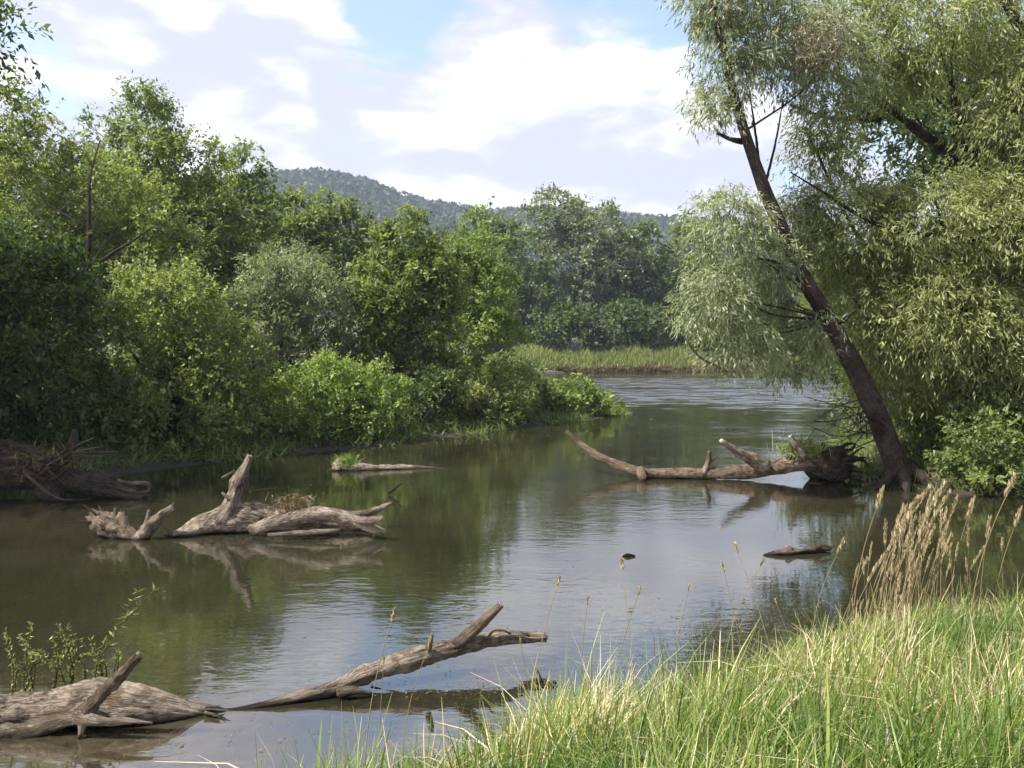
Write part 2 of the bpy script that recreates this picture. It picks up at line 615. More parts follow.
# ------------------------------------------------------------------ terrain and river
LEFT_BANK = [(-60, -20), (-13, -8), (-11.5, 4), (-10.2, 11), (-8.6, 15.2), (-6.6, 17.6), (-4.4, 20.0), (-2.0, 22.5), (0.2, 25.6),
             (2.9, 28.6), (4.0, 30.6), (4.2, 35), (3.6, 44), (2.2, 58), (1.8, 74), (8, 77.5), (17, 78.5), (25, 80), (45, 84), (100, 98), (900, 140),
             (900, 1600), (-900, 1600), (-900, -20)]
RIGHT_BANK = [(60, 6), (14, 12.2), (9.0, 13.6), (7.2, 14.3), (6.2, 15.3), (6.6, 17.0), (8.4, 22), (13, 32), (24, 46), (45, 58), (110, 72), (900, 110), (900, 0)]
NEAR_BANK = [(-40, -30), (-6, 0.4), (-2.6, 2.6), (-1.3, 4.45), (-0.3, 5.0), (0.7, 5.5), (1.6, 6.2), (2.7, 7.0), (3.5, 7.5), (6.5, 7.8), (12, 7.6), (60, 5), (60, -30)]


def signed_dist(px, py, poly):
    """Positive inside the polygon, metres to its edge."""
    poly = np.array(poly, float)
    a, b = poly, np.roll(poly, -1, axis=0)
    best = np.full(px.shape, 1e9)
    inside = np.zeros(px.shape, bool)
    for (x0, y0), (x1, y1) in zip(a, b):
        dx, dy = x1 - x0, y1 - y0
        t = np.clip(((px - x0) * dx + (py - y0) * dy) / (dx * dx + dy * dy), 0, 1)
        best = np.minimum(best, np.hypot(px - x0 - t * dx, py - y0 - t * dy))
        cr = ((y0 > py) != (y1 > py)) & (px < (x1 - x0) * (py - y0) / (y1 - y0 + 1e-12) + x0)
        inside ^= cr
    return np.where(inside, best, -best)


def ground_z(x, y):
    x = np.asarray(x, float)
    y = np.asarray(y, float)
    sl = signed_dist(x, y, LEFT_BANK)
    sr = signed_dist(x, y, RIGHT_BANK)
    sn = signed_dist(x, y, NEAR_BANK)
    h = np.maximum.reduce([np.clip(np.where(sl < 0.8, sl * 0.18, sl * 0.32 - 0.112), -0.8, 1.3), np.clip(sr * 0.4, -0.8, 1.2), np.clip(sn * 0.30, -0.8, 0.95)])
    h = h - np.clip((x - 1.8) * 0.09, 0, 0.4) * np.clip(sn, 0, 1) + 0.04 * np.sin(x * 2.1 + 1.3 * np.sin(y * 1.7)) * np.clip(h * 4, 0, 1)
    return h


def build_ground():
    def spread(lo, hi, c, fine, n):
        u = np.linspace(-1, 1, n)
        s = np.sinh(u * 5.0) / math.sinh(5.0)
        return np.where(s < 0, c + s * (c - lo), c + s * (hi - c))
    xs = spread(-890, 890, 0.0, 0, 260)
    ys = spread(-30, 1580, 6.0, 0, 300)
    X, Y = np.meshgrid(xs, ys)
    Z = ground_z(X.ravel(), Y.ravel()).reshape(X.shape)
    ny, nx = X.shape
    V = np.stack([X, Y, Z], axis=-1).reshape(-1, 3)
    i = np.arange(ny - 1)[:, None] * nx + np.arange(nx - 1)[None]
    Fq = np.stack([i, i + 1, i + nx + 1, i + nx], axis=-1).reshape(-1, 4)
    tag(arr_mesh("ground", V, Fq, M['soil'], smooth=True), kind="structure")


build_ground()
wq = np.array([(-880, -29, 0), (880, -29, 0), (880, 150, 0), (-880, 150, 0)], float)
tag(arr_mesh("river_water", wq, np.array([[0, 1, 2, 3]]), M['water']), kind="structure")

# ---- wooded hill on the skyline
RIDGE = [(-700, 215), (-300, 205), (0, 190), (150, 184), (230, 179), (280, 174), (330, 172), (370, 180), (400, 194), (430, 203), (480, 209),
         (520, 207), (560, 206), (620, 212), (680, 220), (760, 233), (900, 246), (1200, 258), (1700, 270)]
HILL_Y = 640.0


def hill_z(x, y):
    px = 512 + np.asarray(x) / HILL_Y * F_PX
    rp = np.interp(px, [r[0] for r in RIDGE], [r[1] for r in RIDGE])
    top = CAM_H + (345 - rp) / F_PX * HILL_Y - 12
    t = np.clip((np.asarray(y) - 330) / (HILL_Y - 330), 0, 1)
    s = t * t * (3 - 2 * t)
    back = np.clip((np.asarray(y) - HILL_Y) / 250, 0, 1)
    bump = 5 * np.sin(np.asarray(x) / 37.0 + np.asarray(y) / 60) + 3 * np.sin(np.asarray(x) / 17.0 - np.asarray(y) / 23)
    return (top + bump * 0.35) * s * (1 - back ** 2) + 0.5


def build_hill():
    xs = np.linspace(-760, 860, 110)
    ys = np.linspace(330, 890, 50)
    X, Y = np.meshgrid(xs, ys)
    Z = hill_z(X, Y) + np.where(Y < 335, -1.5, 0)
    ny, nx = X.shape
    i = np.arange(ny - 1)[:, None] * nx + np.arange(nx - 1)[None]
    Fq = np.stack([i, i + 1, i + nx + 1, i + nx], axis=-1).reshape(-1, 4)
    tag(arr_mesh("hill", np.stack([X, Y, Z], -1).reshape(-1, 3), Fq, M['soil'], smooth=True), kind="structure")
    rng = np.random.default_rng(5)
    n = 8000
    x = rng.uniform(-560, 560, n)
    y = rng.uniform(400, 690, n)
    keep = np.abs(x) < y * 0.75 + 40
    x, y = x[keep], y[keep]
    z = hill_z(x, y)
    n = len(x)
    r = rng.uniform(3.5, 7.5, n)
    hgt = r * rng.uniform(0.65, 0.95, n)
    K = 40
    d = unit(rng.normal(size=(n, K, 3)))
    d[..., 2] = np.abs(d[..., 2]) * 1.1 - 0.15
    rad = rng.uniform(0.85, 1.03, (n, K))
    P = np.stack([x, y, z + 4], -1)[:, None] + d * np.stack([r, r, hgt], -1)[:, None] * rad[..., None]
    P = P.reshape(-1, 3)
    Nn = unit(d.reshape(-1, 3) + rng.normal(size=P.shape) * 0.35)
    A = unit(np.cross(Nn, rng.normal(size=P.shape)))
    L = rng.uniform(2.2, 4.2, len(P))
    V, Fq = kites(P, A, Nn, L, L * 0.8)
    tint = np.repeat(rng.uniform(0.1, 0.9, n), K) + rng.normal(0, 0.12, n * K)
    o = arr_mesh("hillside_wood", V, Fq, M['leaf_hill'], tint=np.clip(tint, 0, 1))
    tag(o, "dense green wood covering the distant hill on the skyline", "woodland", kind="stuff")


build_hill()


# ------------------------------------------------------------------ trees and shrubs
def crown_arrays(rng, blobs, L, W, cover, spread=0.55, droop=0.15, updir=0.25, clump=0.3, cap=46000, fill=0.42, hang=0.0, loose=0.25, align=0.75):
    """Leaves on twigs on clumps spread through ellipsoid blobs (centre, radii)."""
    C = np.array([b[0] for b in blobs], float)
    R = np.array([b[1] for b in blobs], float)
    wgt = (R[:, 0] * R[:, 2])
    A_tot = math.pi * wgt.sum()
    n_leaf = int(min(cap, cover * A_tot / (L * W * 0.5)))
    wgt = wgt / wgt.sum()
    rmean = float(np.sqrt((R[:, 0] * R[:, 2]) @ wgt))
    rc0 = clump * rmean
    n_cl = int(max(10, min(420, 2.1 * A_tot / (rc0 ** 2 * math.pi) * 1.5)))
    bi = rng.choice(len(blobs), n_cl, p=wgt)
    dr = unit(rng.normal(size=(n_cl, 3)) + np.array((0, -0.25, 0.25)))
    fr = fill + (1 - fill) * rng.uniform(0, 1, n_cl) ** 0.55
    cc = C[bi] + dr * R[bi] * fr[:, None] * 0.88
    rc = rc0 * rng.uniform(0.55, 1.35, n_cl)
    ctint = rng.normal(0.47, 0.2, n_cl)
    # twigs
    n_tw = max(n_cl * 4, n_leaf // 11)
    wcl = rc ** 2 * rng.uniform(0.5, 1.5, n_cl)
    ci = rng.choice(n_cl, n_tw, p=wcl / wcl.sum())
    td = unit(dr[ci] * 0.55 + unit(rng.normal(size=(n_tw, 3))) * spread * 1.6 + np.array((0, 0, updir)))
    ts = cc[ci] + unit(rng.normal(size=(n_tw, 3))) * (rc[ci] * 0.35)[:, None]
    tl = rc[ci] * rng.uniform(0.5, 1.35, n_tw)
    lo = rng.uniform(size=n_tw) < loose                         # shoots that belong to no clump
    bj = bi[ci]
    ld = unit(rng.normal(size=(n_tw, 3)))
    lp = C[bj] + ld * R[bj] * (rng.uniform(0.15, 1.0, n_tw) ** 0.5)[:, None] * 0.95
    ts = np.where(lo[:, None], lp, ts)
    td = np.where(lo[:, None], unit(ld * 0.6 + unit(rng.normal(size=(n_tw, 3))) * 0.8 + np.array((0, 0, updir))), td)
    # leaves
    ti = rng.integers(0, n_tw, n_leaf)
    t = rng.uniform(0.05, 1.05, n_leaf)
    P = ts[ti] + td[ti] * (tl[ti] * t)[:, None]
    P[:, 2] -= tl[ti] * t ** 2 * (droop + hang)
    P += rng.normal(size=P.shape) * L * 0.35
    A = unit(td[ti] * 0.6 + unit(rng.normal(size=P.shape)) * align - np.array((0, 0, 0.35 + hang)))
    Nn = unit(rng.normal(size=P.shape) * 0.75 + np.array((-0.15, -0.1, 0.8)))
    s = np.clip(rng.lognormal(-0.08, 0.32, n_leaf), 0.4, 1.9)
    V, Fq = kites(P, A, Nn, L * s, W * s * rng.uniform(0.75, 1.2, n_leaf))
    tint = np.clip(ctint[ci][ti] + rng.normal(0, 0.17, n_leaf) + (rng.uniform(size=n_leaf) < 0.04) * 0.5, 0, 1)
    return V, Fq, tint, cc, rc


def limb_tubes(rng, tm, base, top, r0, cc, n_limbs, sway=0.1, r_end=0.25, sides=8, path=None, step=0.25, low=0.17, thin=1.0):
    base, top = np.array(tuple(base)), np.array(tuple(top))
    if path is None:
        path = [base]
        for q in (0.25, 0.5, 0.75):
            path.append(base + (top - base) * q + rng.normal(size=3) * np.array((1, 1, 0.2)) * sway * np.linalg.norm(top - base) * 0.35)
        path.append(top)
    path = [np.array(tuple(p)) for p in path]
    rr = np.linspace(1, r_end, len(path)) * r0
    rr[0] *= 1.25
    tm.tube(path, rr, sides=sides, step=step, lump=0.08, ridge=0.05, seed=float(rng.uniform(0, 9)))
    pts, rad = catmull(path, rr, 0.3)
    if len(cc) == 0:
        return
    pick = rng.choice(len(cc), min(n_limbs, len(cc)), replace=False)
    for c in cc[pick]:
        dz = c[2] - pts[:, 2]
        hd = np.hypot(c[0] - pts[:, 0], c[1] - pts[:, 1])
        j = int(np.argmin(np.abs(dz - hd * 0.9) + hd * 0.25))
        j = max(j, int(len(pts) * low))
        s = pts[j]
        mid = s + (c - s) * 0.5 + np.array((0, 0, -0.06)) * np.linalg.norm(c - s) + rng.normal(size=3) * 0.06 * np.linalg.norm(c - s)
        r = min(rad[j] * 0.55, 0.02 + 0.018 * np.linalg.norm(c - s)) * thin
        tm.tube([s, mid, c], [r, r * 0.65, r * 0.25], sides=5, step=max(step, 0.3), lump=0.05, ridge=0.0, seed=float(rng.uniform(0, 9)))


SEED = [100]


def plant(name, cat, label, group, base, blobs, mat, L, W, cover=4.0, r0=0.15, limbs=14, bark='bark', trunk_name='trunk',
          top_frac=0.75, path=None, low=0.17, thin=1.0, r_end=0.25, **kw):
    """blobs: (px, py, rx, ry, depth) in picture units, turned into real ellipsoids at that distance."""
    SEED[0] += 1
    rng = np.random.default_rng(SEED[0])
    bl = []
    for b in blobs:
        px, py, rx, ry, dp = b[:5]
        k = dp / F_PX
        c = at(px, py, dp)
        bl.append(((c.x, c.y, c.z), (rx * k, (b[5] if len(b) > 5 else 0.9) * rx * k, ry * k)))
    bx, bd = base
    p = at(bx, 345, bd)
    z = float(ground_z(np.array([p.x]), np.array([p.y]))[0])
    root = empty(name, (p.x, p.y, z), label, cat, group)
    V, Fq, tint, cc, rc = crown_arrays(rng, bl, L, W, cover, **kw)
    # leaves stay above the ground and the water
    keep = V.reshape(-1, 4, 3)[:, :, 2].min(1) > 0.03
    V = V.reshape(-1, 4, 3)[keep].reshape(-1, 3)
    tint = tint[keep]
    Fq = np.arange(len(V), dtype=np.int32).reshape(-1, 4)
    tm = TubeMesh()
    base_p = np.array((p.x, p.y, z - 0.15))
    ztop = max(b[0][2] + b[1][2] for b in bl)
    cx = np.average([b[0][0] for b in bl], weights=[b[1][0] for b in bl])
    cy = np.average([b[0][1] for b in bl], weights=[b[1][0] for b in bl])
    top = np.array((cx, cy, z + (ztop - z) * top_frac))
    if trunk_name == 'stem':                                   # shrubs: several stems from the ground
        for q in range(7):
            c = cc[rng.integers(len(cc))]
            s = base_p + rng.normal(size=3) * np.array((0.25, 0.2, 0)) * (bl[0][1][0] * 0.4)
            if c[2] < z + 0.2:
                c = c + np.array((0, 0, z + 0.4 - c[2]))
            tm.tube([s, s + (c - s) * 0.5 + np.array((0, 0, 0.15 * np.linalg.norm(c - s))), c], [r0, r0 * 0.7, r0 * 0.3], sides=6, step=0.25, lump=0.05, ridge=0)
    else:
        limb_tubes(rng, tm, base_p, top, r0, cc, limbs, path=path, low=low, thin=thin, r_end=r_end)
    tm.build(trunk_name, M[bark], root)
    arr_mesh("crown" if trunk_name == 'trunk' else "foliage", V, Fq, M[mat], root, tint)
    return root, rng, cc


TL = "trees on the left bank"
TF = "trees beyond the river"
SB = "bushes along the left bank"


def tree(*a, **k):
    return plant("broadleaf_tree", "tree", *a, **k)


def bush(*a, **k):
    k.setdefault('trunk_name', 'stem')
    k.setdefault('r0', 0.03)
    k.setdefault('fill', 0.3)
    k.setdefault('clump', 0.33)
    return plant("shrub", "shrub", *a, **k)


# ---- left bank, nearest first
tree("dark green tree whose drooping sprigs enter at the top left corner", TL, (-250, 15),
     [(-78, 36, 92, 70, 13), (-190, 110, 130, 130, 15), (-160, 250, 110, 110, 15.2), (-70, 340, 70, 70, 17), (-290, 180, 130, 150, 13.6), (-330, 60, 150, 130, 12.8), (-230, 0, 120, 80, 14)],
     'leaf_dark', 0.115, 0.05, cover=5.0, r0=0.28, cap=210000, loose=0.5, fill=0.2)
tree("slender yellowish tree with a forked bare trunk above the dark shrubs", TL, (80, 22),
     [(20, 160, 52, 60, 22.3), (95, 200, 70, 62, 23, 0.5), (60, 250, 60, 45, 22.8, 0.5), (150, 245, 60, 50, 22.9, 0.5), (18, 110, 34, 36, 22)], 'leaf_yellow', 0.105, 0.05, cover=2.2, r0=0.11, limbs=8, thin=0.6, r_end=0.1, bark='willow_bark',
     path=[at(74, 345, 22), at(80, 300, 21.3), at(88, 270, 21.0), at(89, 215, 21.0), at(90, 178, 21.1), at(100, 140, 21.6)])
fork_root = bpy.data.objects["broadleaf_tree.001"]
tm_ = TubeMesh()
tm_.tube([at(87, 275, 21.05), at(74, 250, 20.9), at(52, 228, 20.9), at(25, 205, 21)], [0.05, 0.042, 0.03, 0.008], sides=8, step=0.1, seed=1)
tm_.tube([at(88, 272, 21.05), at(108, 256, 20.9), at(134, 240, 20.9), at(160, 222, 21)], [0.055, 0.045, 0.03, 0.008], sides=8, step=0.1, seed=2)
tm_.build_each("limb", M['willow_bark'], fork_root)
tree("tall feathery grey-green tree, highest crown on the left skyline", TL, (150, 29),
     [(148, 130, 36, 44, 29), (170, 180, 62, 60, 29), (130, 200, 60, 50, 29), (200, 240, 60, 60, 29), (100, 135, 20, 28, 29)], 'leaf_mid', 0.13, 0.058, cover=3.2, r0=0.2, clump=0.24)
tree("narrow feathery tree with a ragged top left of the hill", TL, (245, 33),
     [(245, 165, 24, 30, 33), (240, 215, 40, 46, 33), (268, 190, 14, 26, 33), (215, 200, 22, 30, 33)], 'leaf_mid', 0.16, 0.075, cover=2.6, r0=0.15, clump=0.25)
tree("round-crowned dark green tree below the left end of the hill", TL, (310, 42),
     [(300, 225, 50, 38, 42), (340, 230, 34, 36, 42), (280, 260, 50, 50, 42), (340, 275, 40, 50, 42)], 'leaf_mid', 0.2, 0.12, cover=4.0, r0=0.25)
tree("dense tree with a pointed crown standing on the spit", TL, (408, 26),
     [(408, 246, 36, 36, 26), (400, 290, 60, 46, 26), (440, 270, 34, 40, 26), (420, 330, 50, 60, 26), (380, 320, 40, 50, 25.5), (430, 385, 34, 50, 26)], 'leaf_mid', 0.12, 0.065, cover=4.6, r0=0.16, clump=0.26)
tree("lighter drooping tree just right of the pointed tree on the spit", TL, (478, 33),
     [(478, 258, 24, 28, 33), (490, 295, 36, 36, 33), (470, 340, 40, 40, 33), (500, 335, 32, 28, 33), (450, 280, 30, 36, 33)], 'leaf_bright', 0.14, 0.075, cover=3.4, r0=0.14, clump=0.26)
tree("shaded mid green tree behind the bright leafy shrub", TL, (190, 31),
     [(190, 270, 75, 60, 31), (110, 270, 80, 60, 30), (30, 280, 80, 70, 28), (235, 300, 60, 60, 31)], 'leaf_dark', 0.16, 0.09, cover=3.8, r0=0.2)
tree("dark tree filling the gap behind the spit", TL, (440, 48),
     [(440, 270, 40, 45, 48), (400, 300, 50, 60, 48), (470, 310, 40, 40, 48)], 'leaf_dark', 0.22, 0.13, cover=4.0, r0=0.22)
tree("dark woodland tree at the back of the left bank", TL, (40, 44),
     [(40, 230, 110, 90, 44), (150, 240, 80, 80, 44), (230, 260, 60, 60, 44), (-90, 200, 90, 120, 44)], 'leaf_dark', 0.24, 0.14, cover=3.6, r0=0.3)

bush("large bright yellow-green shrub with broad pale leaves", SB, (165, 19.3),
     [(165, 310, 62, 46, 19.3), (130, 360, 70, 60, 19), (205, 370, 62, 62, 19.4), (165, 420, 90, 42, 19), (235, 405, 40, 40, 19.6)], 'leaf_yellow', 0.095, 0.052, cover=4.2, cap=60000, r0=0.05)
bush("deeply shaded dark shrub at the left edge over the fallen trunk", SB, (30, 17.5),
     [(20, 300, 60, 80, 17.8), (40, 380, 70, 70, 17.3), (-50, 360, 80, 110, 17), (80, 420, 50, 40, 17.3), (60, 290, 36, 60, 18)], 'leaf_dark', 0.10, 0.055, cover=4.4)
bush("greyish willow shrub left of the pointed tree", SB, (292, 25),
     [(285, 290, 50, 44, 25), (320, 300, 36, 40, 25), (265, 330, 44, 50, 25), (310, 345, 40, 40, 25)], 'leaf_silver', 0.13, 0.035, cover=3.2, r0=0.04)
bush("bright green leafy bush hugging the water in front of the spit", SB, (320, 21.6),
     [(290, 405, 46, 40, 21.2), (340, 385, 46, 34, 21.8), (370, 400, 44, 40, 22), (330, 420, 60, 26, 21.4)], 'leaf_bright', 0.09, 0.045, cover=4.2)
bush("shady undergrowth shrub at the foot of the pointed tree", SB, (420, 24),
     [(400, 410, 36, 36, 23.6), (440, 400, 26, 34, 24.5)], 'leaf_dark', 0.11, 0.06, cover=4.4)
bush("pale grassy bush right of the pointed tree trunk", SB, (475, 25.6),
     [(470, 405, 38, 26, 25.6), (510, 395, 30, 34, 26.5), (455, 375, 26, 26, 26), (500, 412, 30, 18, 26)], 'leaf_yellow', 0.11, 0.04, cover=4.0)
bush("dull green bush between the pale bush and the end of the spit", SB, (535, 28.5),
     [(525, 392, 34, 27, 28.4), (548, 400, 20, 20, 28.6), (500, 375, 26, 20, 29)], 'leaf_mid', 0.12, 0.06, cover=4.2)
bush("low sunlit bush at the very tip of the spit", SB, (585, 29.6),
     [(576, 396, 24, 20, 29.4), (598, 405, 24, 12, 29.7), (562, 404, 20, 16, 29.2)], 'leaf_bright', 0.12, 0.06, cover=4.6)
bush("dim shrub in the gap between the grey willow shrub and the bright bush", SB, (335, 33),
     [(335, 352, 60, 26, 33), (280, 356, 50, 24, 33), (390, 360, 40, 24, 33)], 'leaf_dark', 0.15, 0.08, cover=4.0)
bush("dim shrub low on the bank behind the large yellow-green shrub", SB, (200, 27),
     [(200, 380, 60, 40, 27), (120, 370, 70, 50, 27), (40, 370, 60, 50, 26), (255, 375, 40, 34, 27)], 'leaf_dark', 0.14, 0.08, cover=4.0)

# ---- beyond the river
tree("tall silvery tree rising above the far reed bank", TF, (585, 92),
     [(553, 218, 36, 28, 92), (590, 232, 46, 32, 92), (575, 270, 60, 45, 92), (620, 270, 34, 42, 93), (560, 305, 50, 40, 91)], 'leaf_far_silver', 0.34, 0.2, cover=4.2, r0=0.5, clump=0.22)
tree("dark tree right of the tall silvery tree across the river", TF, (645, 95),
     [(640, 255, 30, 34, 95), (650, 300, 46, 46, 95), (615, 310, 40, 34, 94)], 'leaf_far', 0.35, 0.21, cover=4.2, r0=0.4, clump=0.24)
tree("light green far tree touching the left edge of the leaning willow", TF, (695, 96),
     [(690, 250, 30, 30, 96), (700, 290, 36, 40, 96), (680, 310, 30, 30, 96)], 'leaf_mid', 0.35, 0.21, cover=4.0, r0=0.4, clump=0.24)
tree("far tree left of the tall silvery tree", TF, (500, 88),
     [(505, 250, 34, 34, 88), (520, 300, 44, 40, 88), (480, 300, 36, 44, 88)], 'leaf_far', 0.33, 0.2, cover=4.0, r0=0.4, clump=0.24)
tree("pale green rounded far tree above the spit's lighter tree", TF, (482, 105),
     [(482, 230, 28, 24, 105), (470, 262, 36, 36, 105), (500, 270, 30, 34, 105)], 'leaf_mid', 0.5, 0.3, cover=4.0, r0=0.4, clump=0.25)
for (x, d, t, rx, lab) in ((745, 88, 262, 50, "far tree glimpsed left of the leaning trunk through willow leaves"),
                           (840, 84, 250, 60, "far tree glimpsed right of the leaning trunk through willow leaves"),
                           (950, 80, 235, 70, "far tree behind the big willow at the right edge")):
    tree(lab, TF, (x, d), [(x, t + 28, rx * 0.7, 30, d), (x - 10, t + 62, rx, 40, d), (x + 22, t + 72, rx * 0.8, 34, d - 1)], 'leaf_far', 0.35, 0.21, cover=3.8, r0=0.4, clump=0.25)
for (x, d, rx, lab) in ((555, 84.5, 36, "low dark thicket behind the far reeds below the silvery tree"),
                        (625, 85.5, 40, "low dark thicket behind the far reeds in the middle"),
                        (690, 86.5, 36, "low dark thicket behind the far reeds beside the willow")):
    plant("shrub", "shrub", lab, "thickets behind the far reeds", (x, d), [(x, 331, rx, 24, d), (x + 14, 318, rx * 0.7, 20, d + 1)], 'leaf_dark', 0.4, 0.25,
          cover=4.0, r0=0.06, trunk_name='stem', fill=0.3)

# ------------------------------------------------------------------ willows on the right
GW = "willows on the right bank"


def leaning_willow():
    base = on_water(905, 486)
    root, rng, cc = plant("willow_tree", "tree", "leaning willow with a dark bare trunk tilting left over the water", GW, (905, base.y),
        [(732, 50, 44, 58, 14.1), (785, 40, 60, 50, 14.6), (712, 105, 26, 28, 14.1), (830, 70, 50, 48, 14.8), (725, -10, 50, 40, 14.2),
         (728, 225, 46, 40, 13.9), (712, 300, 42, 42, 13.7), (755, 295, 46, 48, 14.9, 0.5), (738, 345, 48, 28, 13.9), (795, 350, 40, 36, 15.2, 0.5), (800, 225, 36, 40, 15.2, 0.5), (775, 262, 26, 30, 14.1, 0.5), (822, 330, 20, 26, 14.3, 0.5)],
        'leaf_silver', 0.095, 0.019, cover=3.0, r0=0.235, limbs=14, low=0.36, thin=0.42, r_end=0.14, bark='willow_bark', clump=0.3, hang=0.32, align=0.5, updir=0.1, fill=0.15, loose=0.6, cap=190000,
        path=[at(908, 492, base.y), at(893, 455, base.y), at(868, 395, base.y - 0.3), at(838, 335, base.y - 0.6), at(800, 270, base.y - 0.8),
              at(765, 190, base.y - 0.9), at(738, 110, base.y - 0.9), at(715, 10, base.y - 0.8), at(706, -60, base.y - 0.8)])
    dp = base.y - 0.8
    tm = TubeMesh()                                             # broken stubs and bare shoots on the trunk
    for pts, r in ((((742, 142, 0), (730, 139, -.1), (717, 133, -.2)), (0.05, 0.04, 0.02)),
                   (((764, 190, .05), (776, 140, .1), (783, 100, .15)), (0.025, 0.018, 0.008)),
                   (((762, 186, 0), (755, 130, .1), (749, 88, .1)), (0.025, 0.02, 0.01)),
                   (((838, 330, .2), (846, 318, .1), (856, 310, 0)), (0.05, 0.04, 0.02)),
                   (((795, 268, 0), (775, 262, -.3), (757, 258, -.5)), (0.03, 0.025, 0.012))):
        tm.tube([at(x, y, dp + o) for x, y, o in pts], r, sides=7, step=0.06, seed=pts[0][0])
    tm.build_each("branch_stub", M['willow_bark'], root)
    tm = TubeMesh()
    b0 = base
    for q, (dx, dy) in enumerate(((-0.5, -0.25), (-0.15, -0.5), (0.35, -0.45), (0.6, -0.1), (-0.35, 0.3))):
        s0 = Vector((b0.x - 0.05, b0.y, 0.42))
        tm.tube([s0, s0 + Vector((dx * 0.5, dy * 0.5, -0.2)), s0 + Vector((dx, dy, -0.38)), s0 + Vector((dx * 1.5, dy * 1.5, -0.55))], [0.12, 0.10, 0.06, 0.03], sides=8, step=0.06, seed=60 + q)
    tm.build("root_flare", M['willow_bark'], root)
    tm = TubeMesh()
    tm.tube([at(720, 368, 13.6), at(700, 357, 13.4), at(688, 342, 13.3), at(684, 328, 13.3)], [0.022, 0.018, 0.014, 0.006], sides=6, step=0.05, seed=70)
    tm.build("bare_twig", M['driftwood'], root)
    n = 1500
    P = np.array(tuple(at(816, 44, 13.9))) + rng.normal(size=(n, 3)) * np.array((0.26, 0.2, 0.22))
    sz = rng.uniform(0.6, 1.2, n)
    V, Fq = kites(P, rng.normal(size=(n, 3)) - np.array((0, 0, 0.5)), rng.normal(size=(n, 3)), 0.09 * sz, 0.018 * sz)
    tag(arr_mesh("dead_leaves", V, Fq, M['leaf_withered'], root, rng.uniform(0, 1, n)), "withered brownish patch high in the leaves")
    tm = TubeMesh()                                             # dead twigs low on the trunk
    for q in range(16):
        s = at(rng.uniform(858, 884), rng.uniform(395, 440), dp + 0.5)
        e = at(rng.uniform(800, 862), rng.uniform(392, 452), dp + rng.uniform(-0.3, 0.6))
        m = (s + e) / 2 + Vector(rng.normal(size=3) * 0.09)
        tm.tube([s, m, e], [0.012, 0.009, 0.004], sides=4, step=0.1, lump=0, ridge=0)
        for w in range(3):
            a = m.lerp(e, rng.uniform(0, 0.8))
            tm.tube([a, a + Vector(rng.normal(size=3) * 0.14)], [0.006, 0.003], sides=3, step=0.1, lump=0, ridge=0)
    tm.build("dead_twigs", M['dark_wood'], root)


def big_willow():
    d = 16.5
    root, rng, cc = plant("willow_tree", "tree", "big leafy willow filling the upper right corner", GW, (985, 17.2),
        [(850, 15, 70, 48, 15.8), (930, 30, 80, 60, 15.3), (1020, 20, 80, 70, 15.2), (1022, 110, 56, 66, 14.8), (1090, 120, 90, 120, 15), (825, 140, 34, 50, 15.6), (850, 225, 64, 50, 15.4),
         (930, 225, 70, 52, 14.9), (1010, 230, 70, 66, 14.7), (860, 305, 64, 56, 15.6), (940, 310, 80, 64, 15.1), (1030, 330, 70, 74, 14.9), (900, 385, 54, 40, 16), (985, 390, 60, 40, 15.4), (890, 75, 30, 22, 15.4)],
        'leaf_willow', 0.10, 0.021, cover=4.0, r0=0.34, limbs=24, thin=0.6, bark='willow_bark', clump=0.3, hang=0.27, align=0.52, updir=0.1, fill=0.2, loose=0.65, cap=420000, top_frac=0.7)
    tm = TubeMesh()                                             # long bare limbs seen in front of the leaves
    for pts, r in ((((1060, 245, 14.4), (960, 238, 14.5), (880, 225, 14.6), (820, 190, 14.7), (790, 172, 14.8)), (0.05, 0.042, 0.034, 0.02, 0.01)),
                   (((1060, 285, 14.2), (980, 272, 14.3), (910, 252, 14.4)), (0.035, 0.025, 0.012)),
                   (((1040, 60, 14.8), (1015, 20, 14.8), (990, -30, 14.8)), (0.09, 0.08, 0.06)),
                   (((990, 190, 16.6), (930, 140, 16.6), (870, 95, 16.6), (800, 55, 16.6)), (0.11, 0.09, 0.07, 0.03)),
                   (((880, 120, 16), (830, 118, 15.8), (790, 105, 15.6)), (0.05, 0.035, 0.02))):
        tm.tube([at(*p) for p in pts], r, sides=8, step=0.12, seed=pts[0][1])
    tm.build_each("limb", M['willow_bark'], root)


leaning_willow()
big_willow()
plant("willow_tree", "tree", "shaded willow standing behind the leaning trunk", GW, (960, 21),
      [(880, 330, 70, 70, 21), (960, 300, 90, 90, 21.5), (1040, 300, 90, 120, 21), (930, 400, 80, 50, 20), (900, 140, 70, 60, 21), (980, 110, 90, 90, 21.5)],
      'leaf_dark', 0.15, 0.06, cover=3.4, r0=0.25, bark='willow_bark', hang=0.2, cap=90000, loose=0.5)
bush("light green leafy bush on the bank at the right edge", "bushes on the right bank", (985, 14.6),
     [(975, 445, 42, 36, 14.4), (1015, 425, 44, 50, 14.6), (1050, 440, 50, 60, 14.6), (1000, 470, 44, 24, 14.2)], 'leaf_mid', 0.08, 0.042, cover=4.2)
bush("shaded bush directly behind the foot of the leaning willow", "bushes on the right bank", (935, 15.8),
     [(930, 440, 34, 50, 15.9), (960, 400, 40, 40, 16.2), (920, 470, 24, 24, 15.6)], 'leaf_mid', 0.09, 0.03, cover=4.0)


# ------------------------------------------------------------------ dead wood in the river
def px_tube(tm, pts, **k):
    """pts: (px, py, depth, radius in px)."""
    P = [at(x, y, d) for x, y, d, r in pts]
    R = [r * d / F_PX for x, y, d, r in pts]
    return tm.tube(P, R, **k)


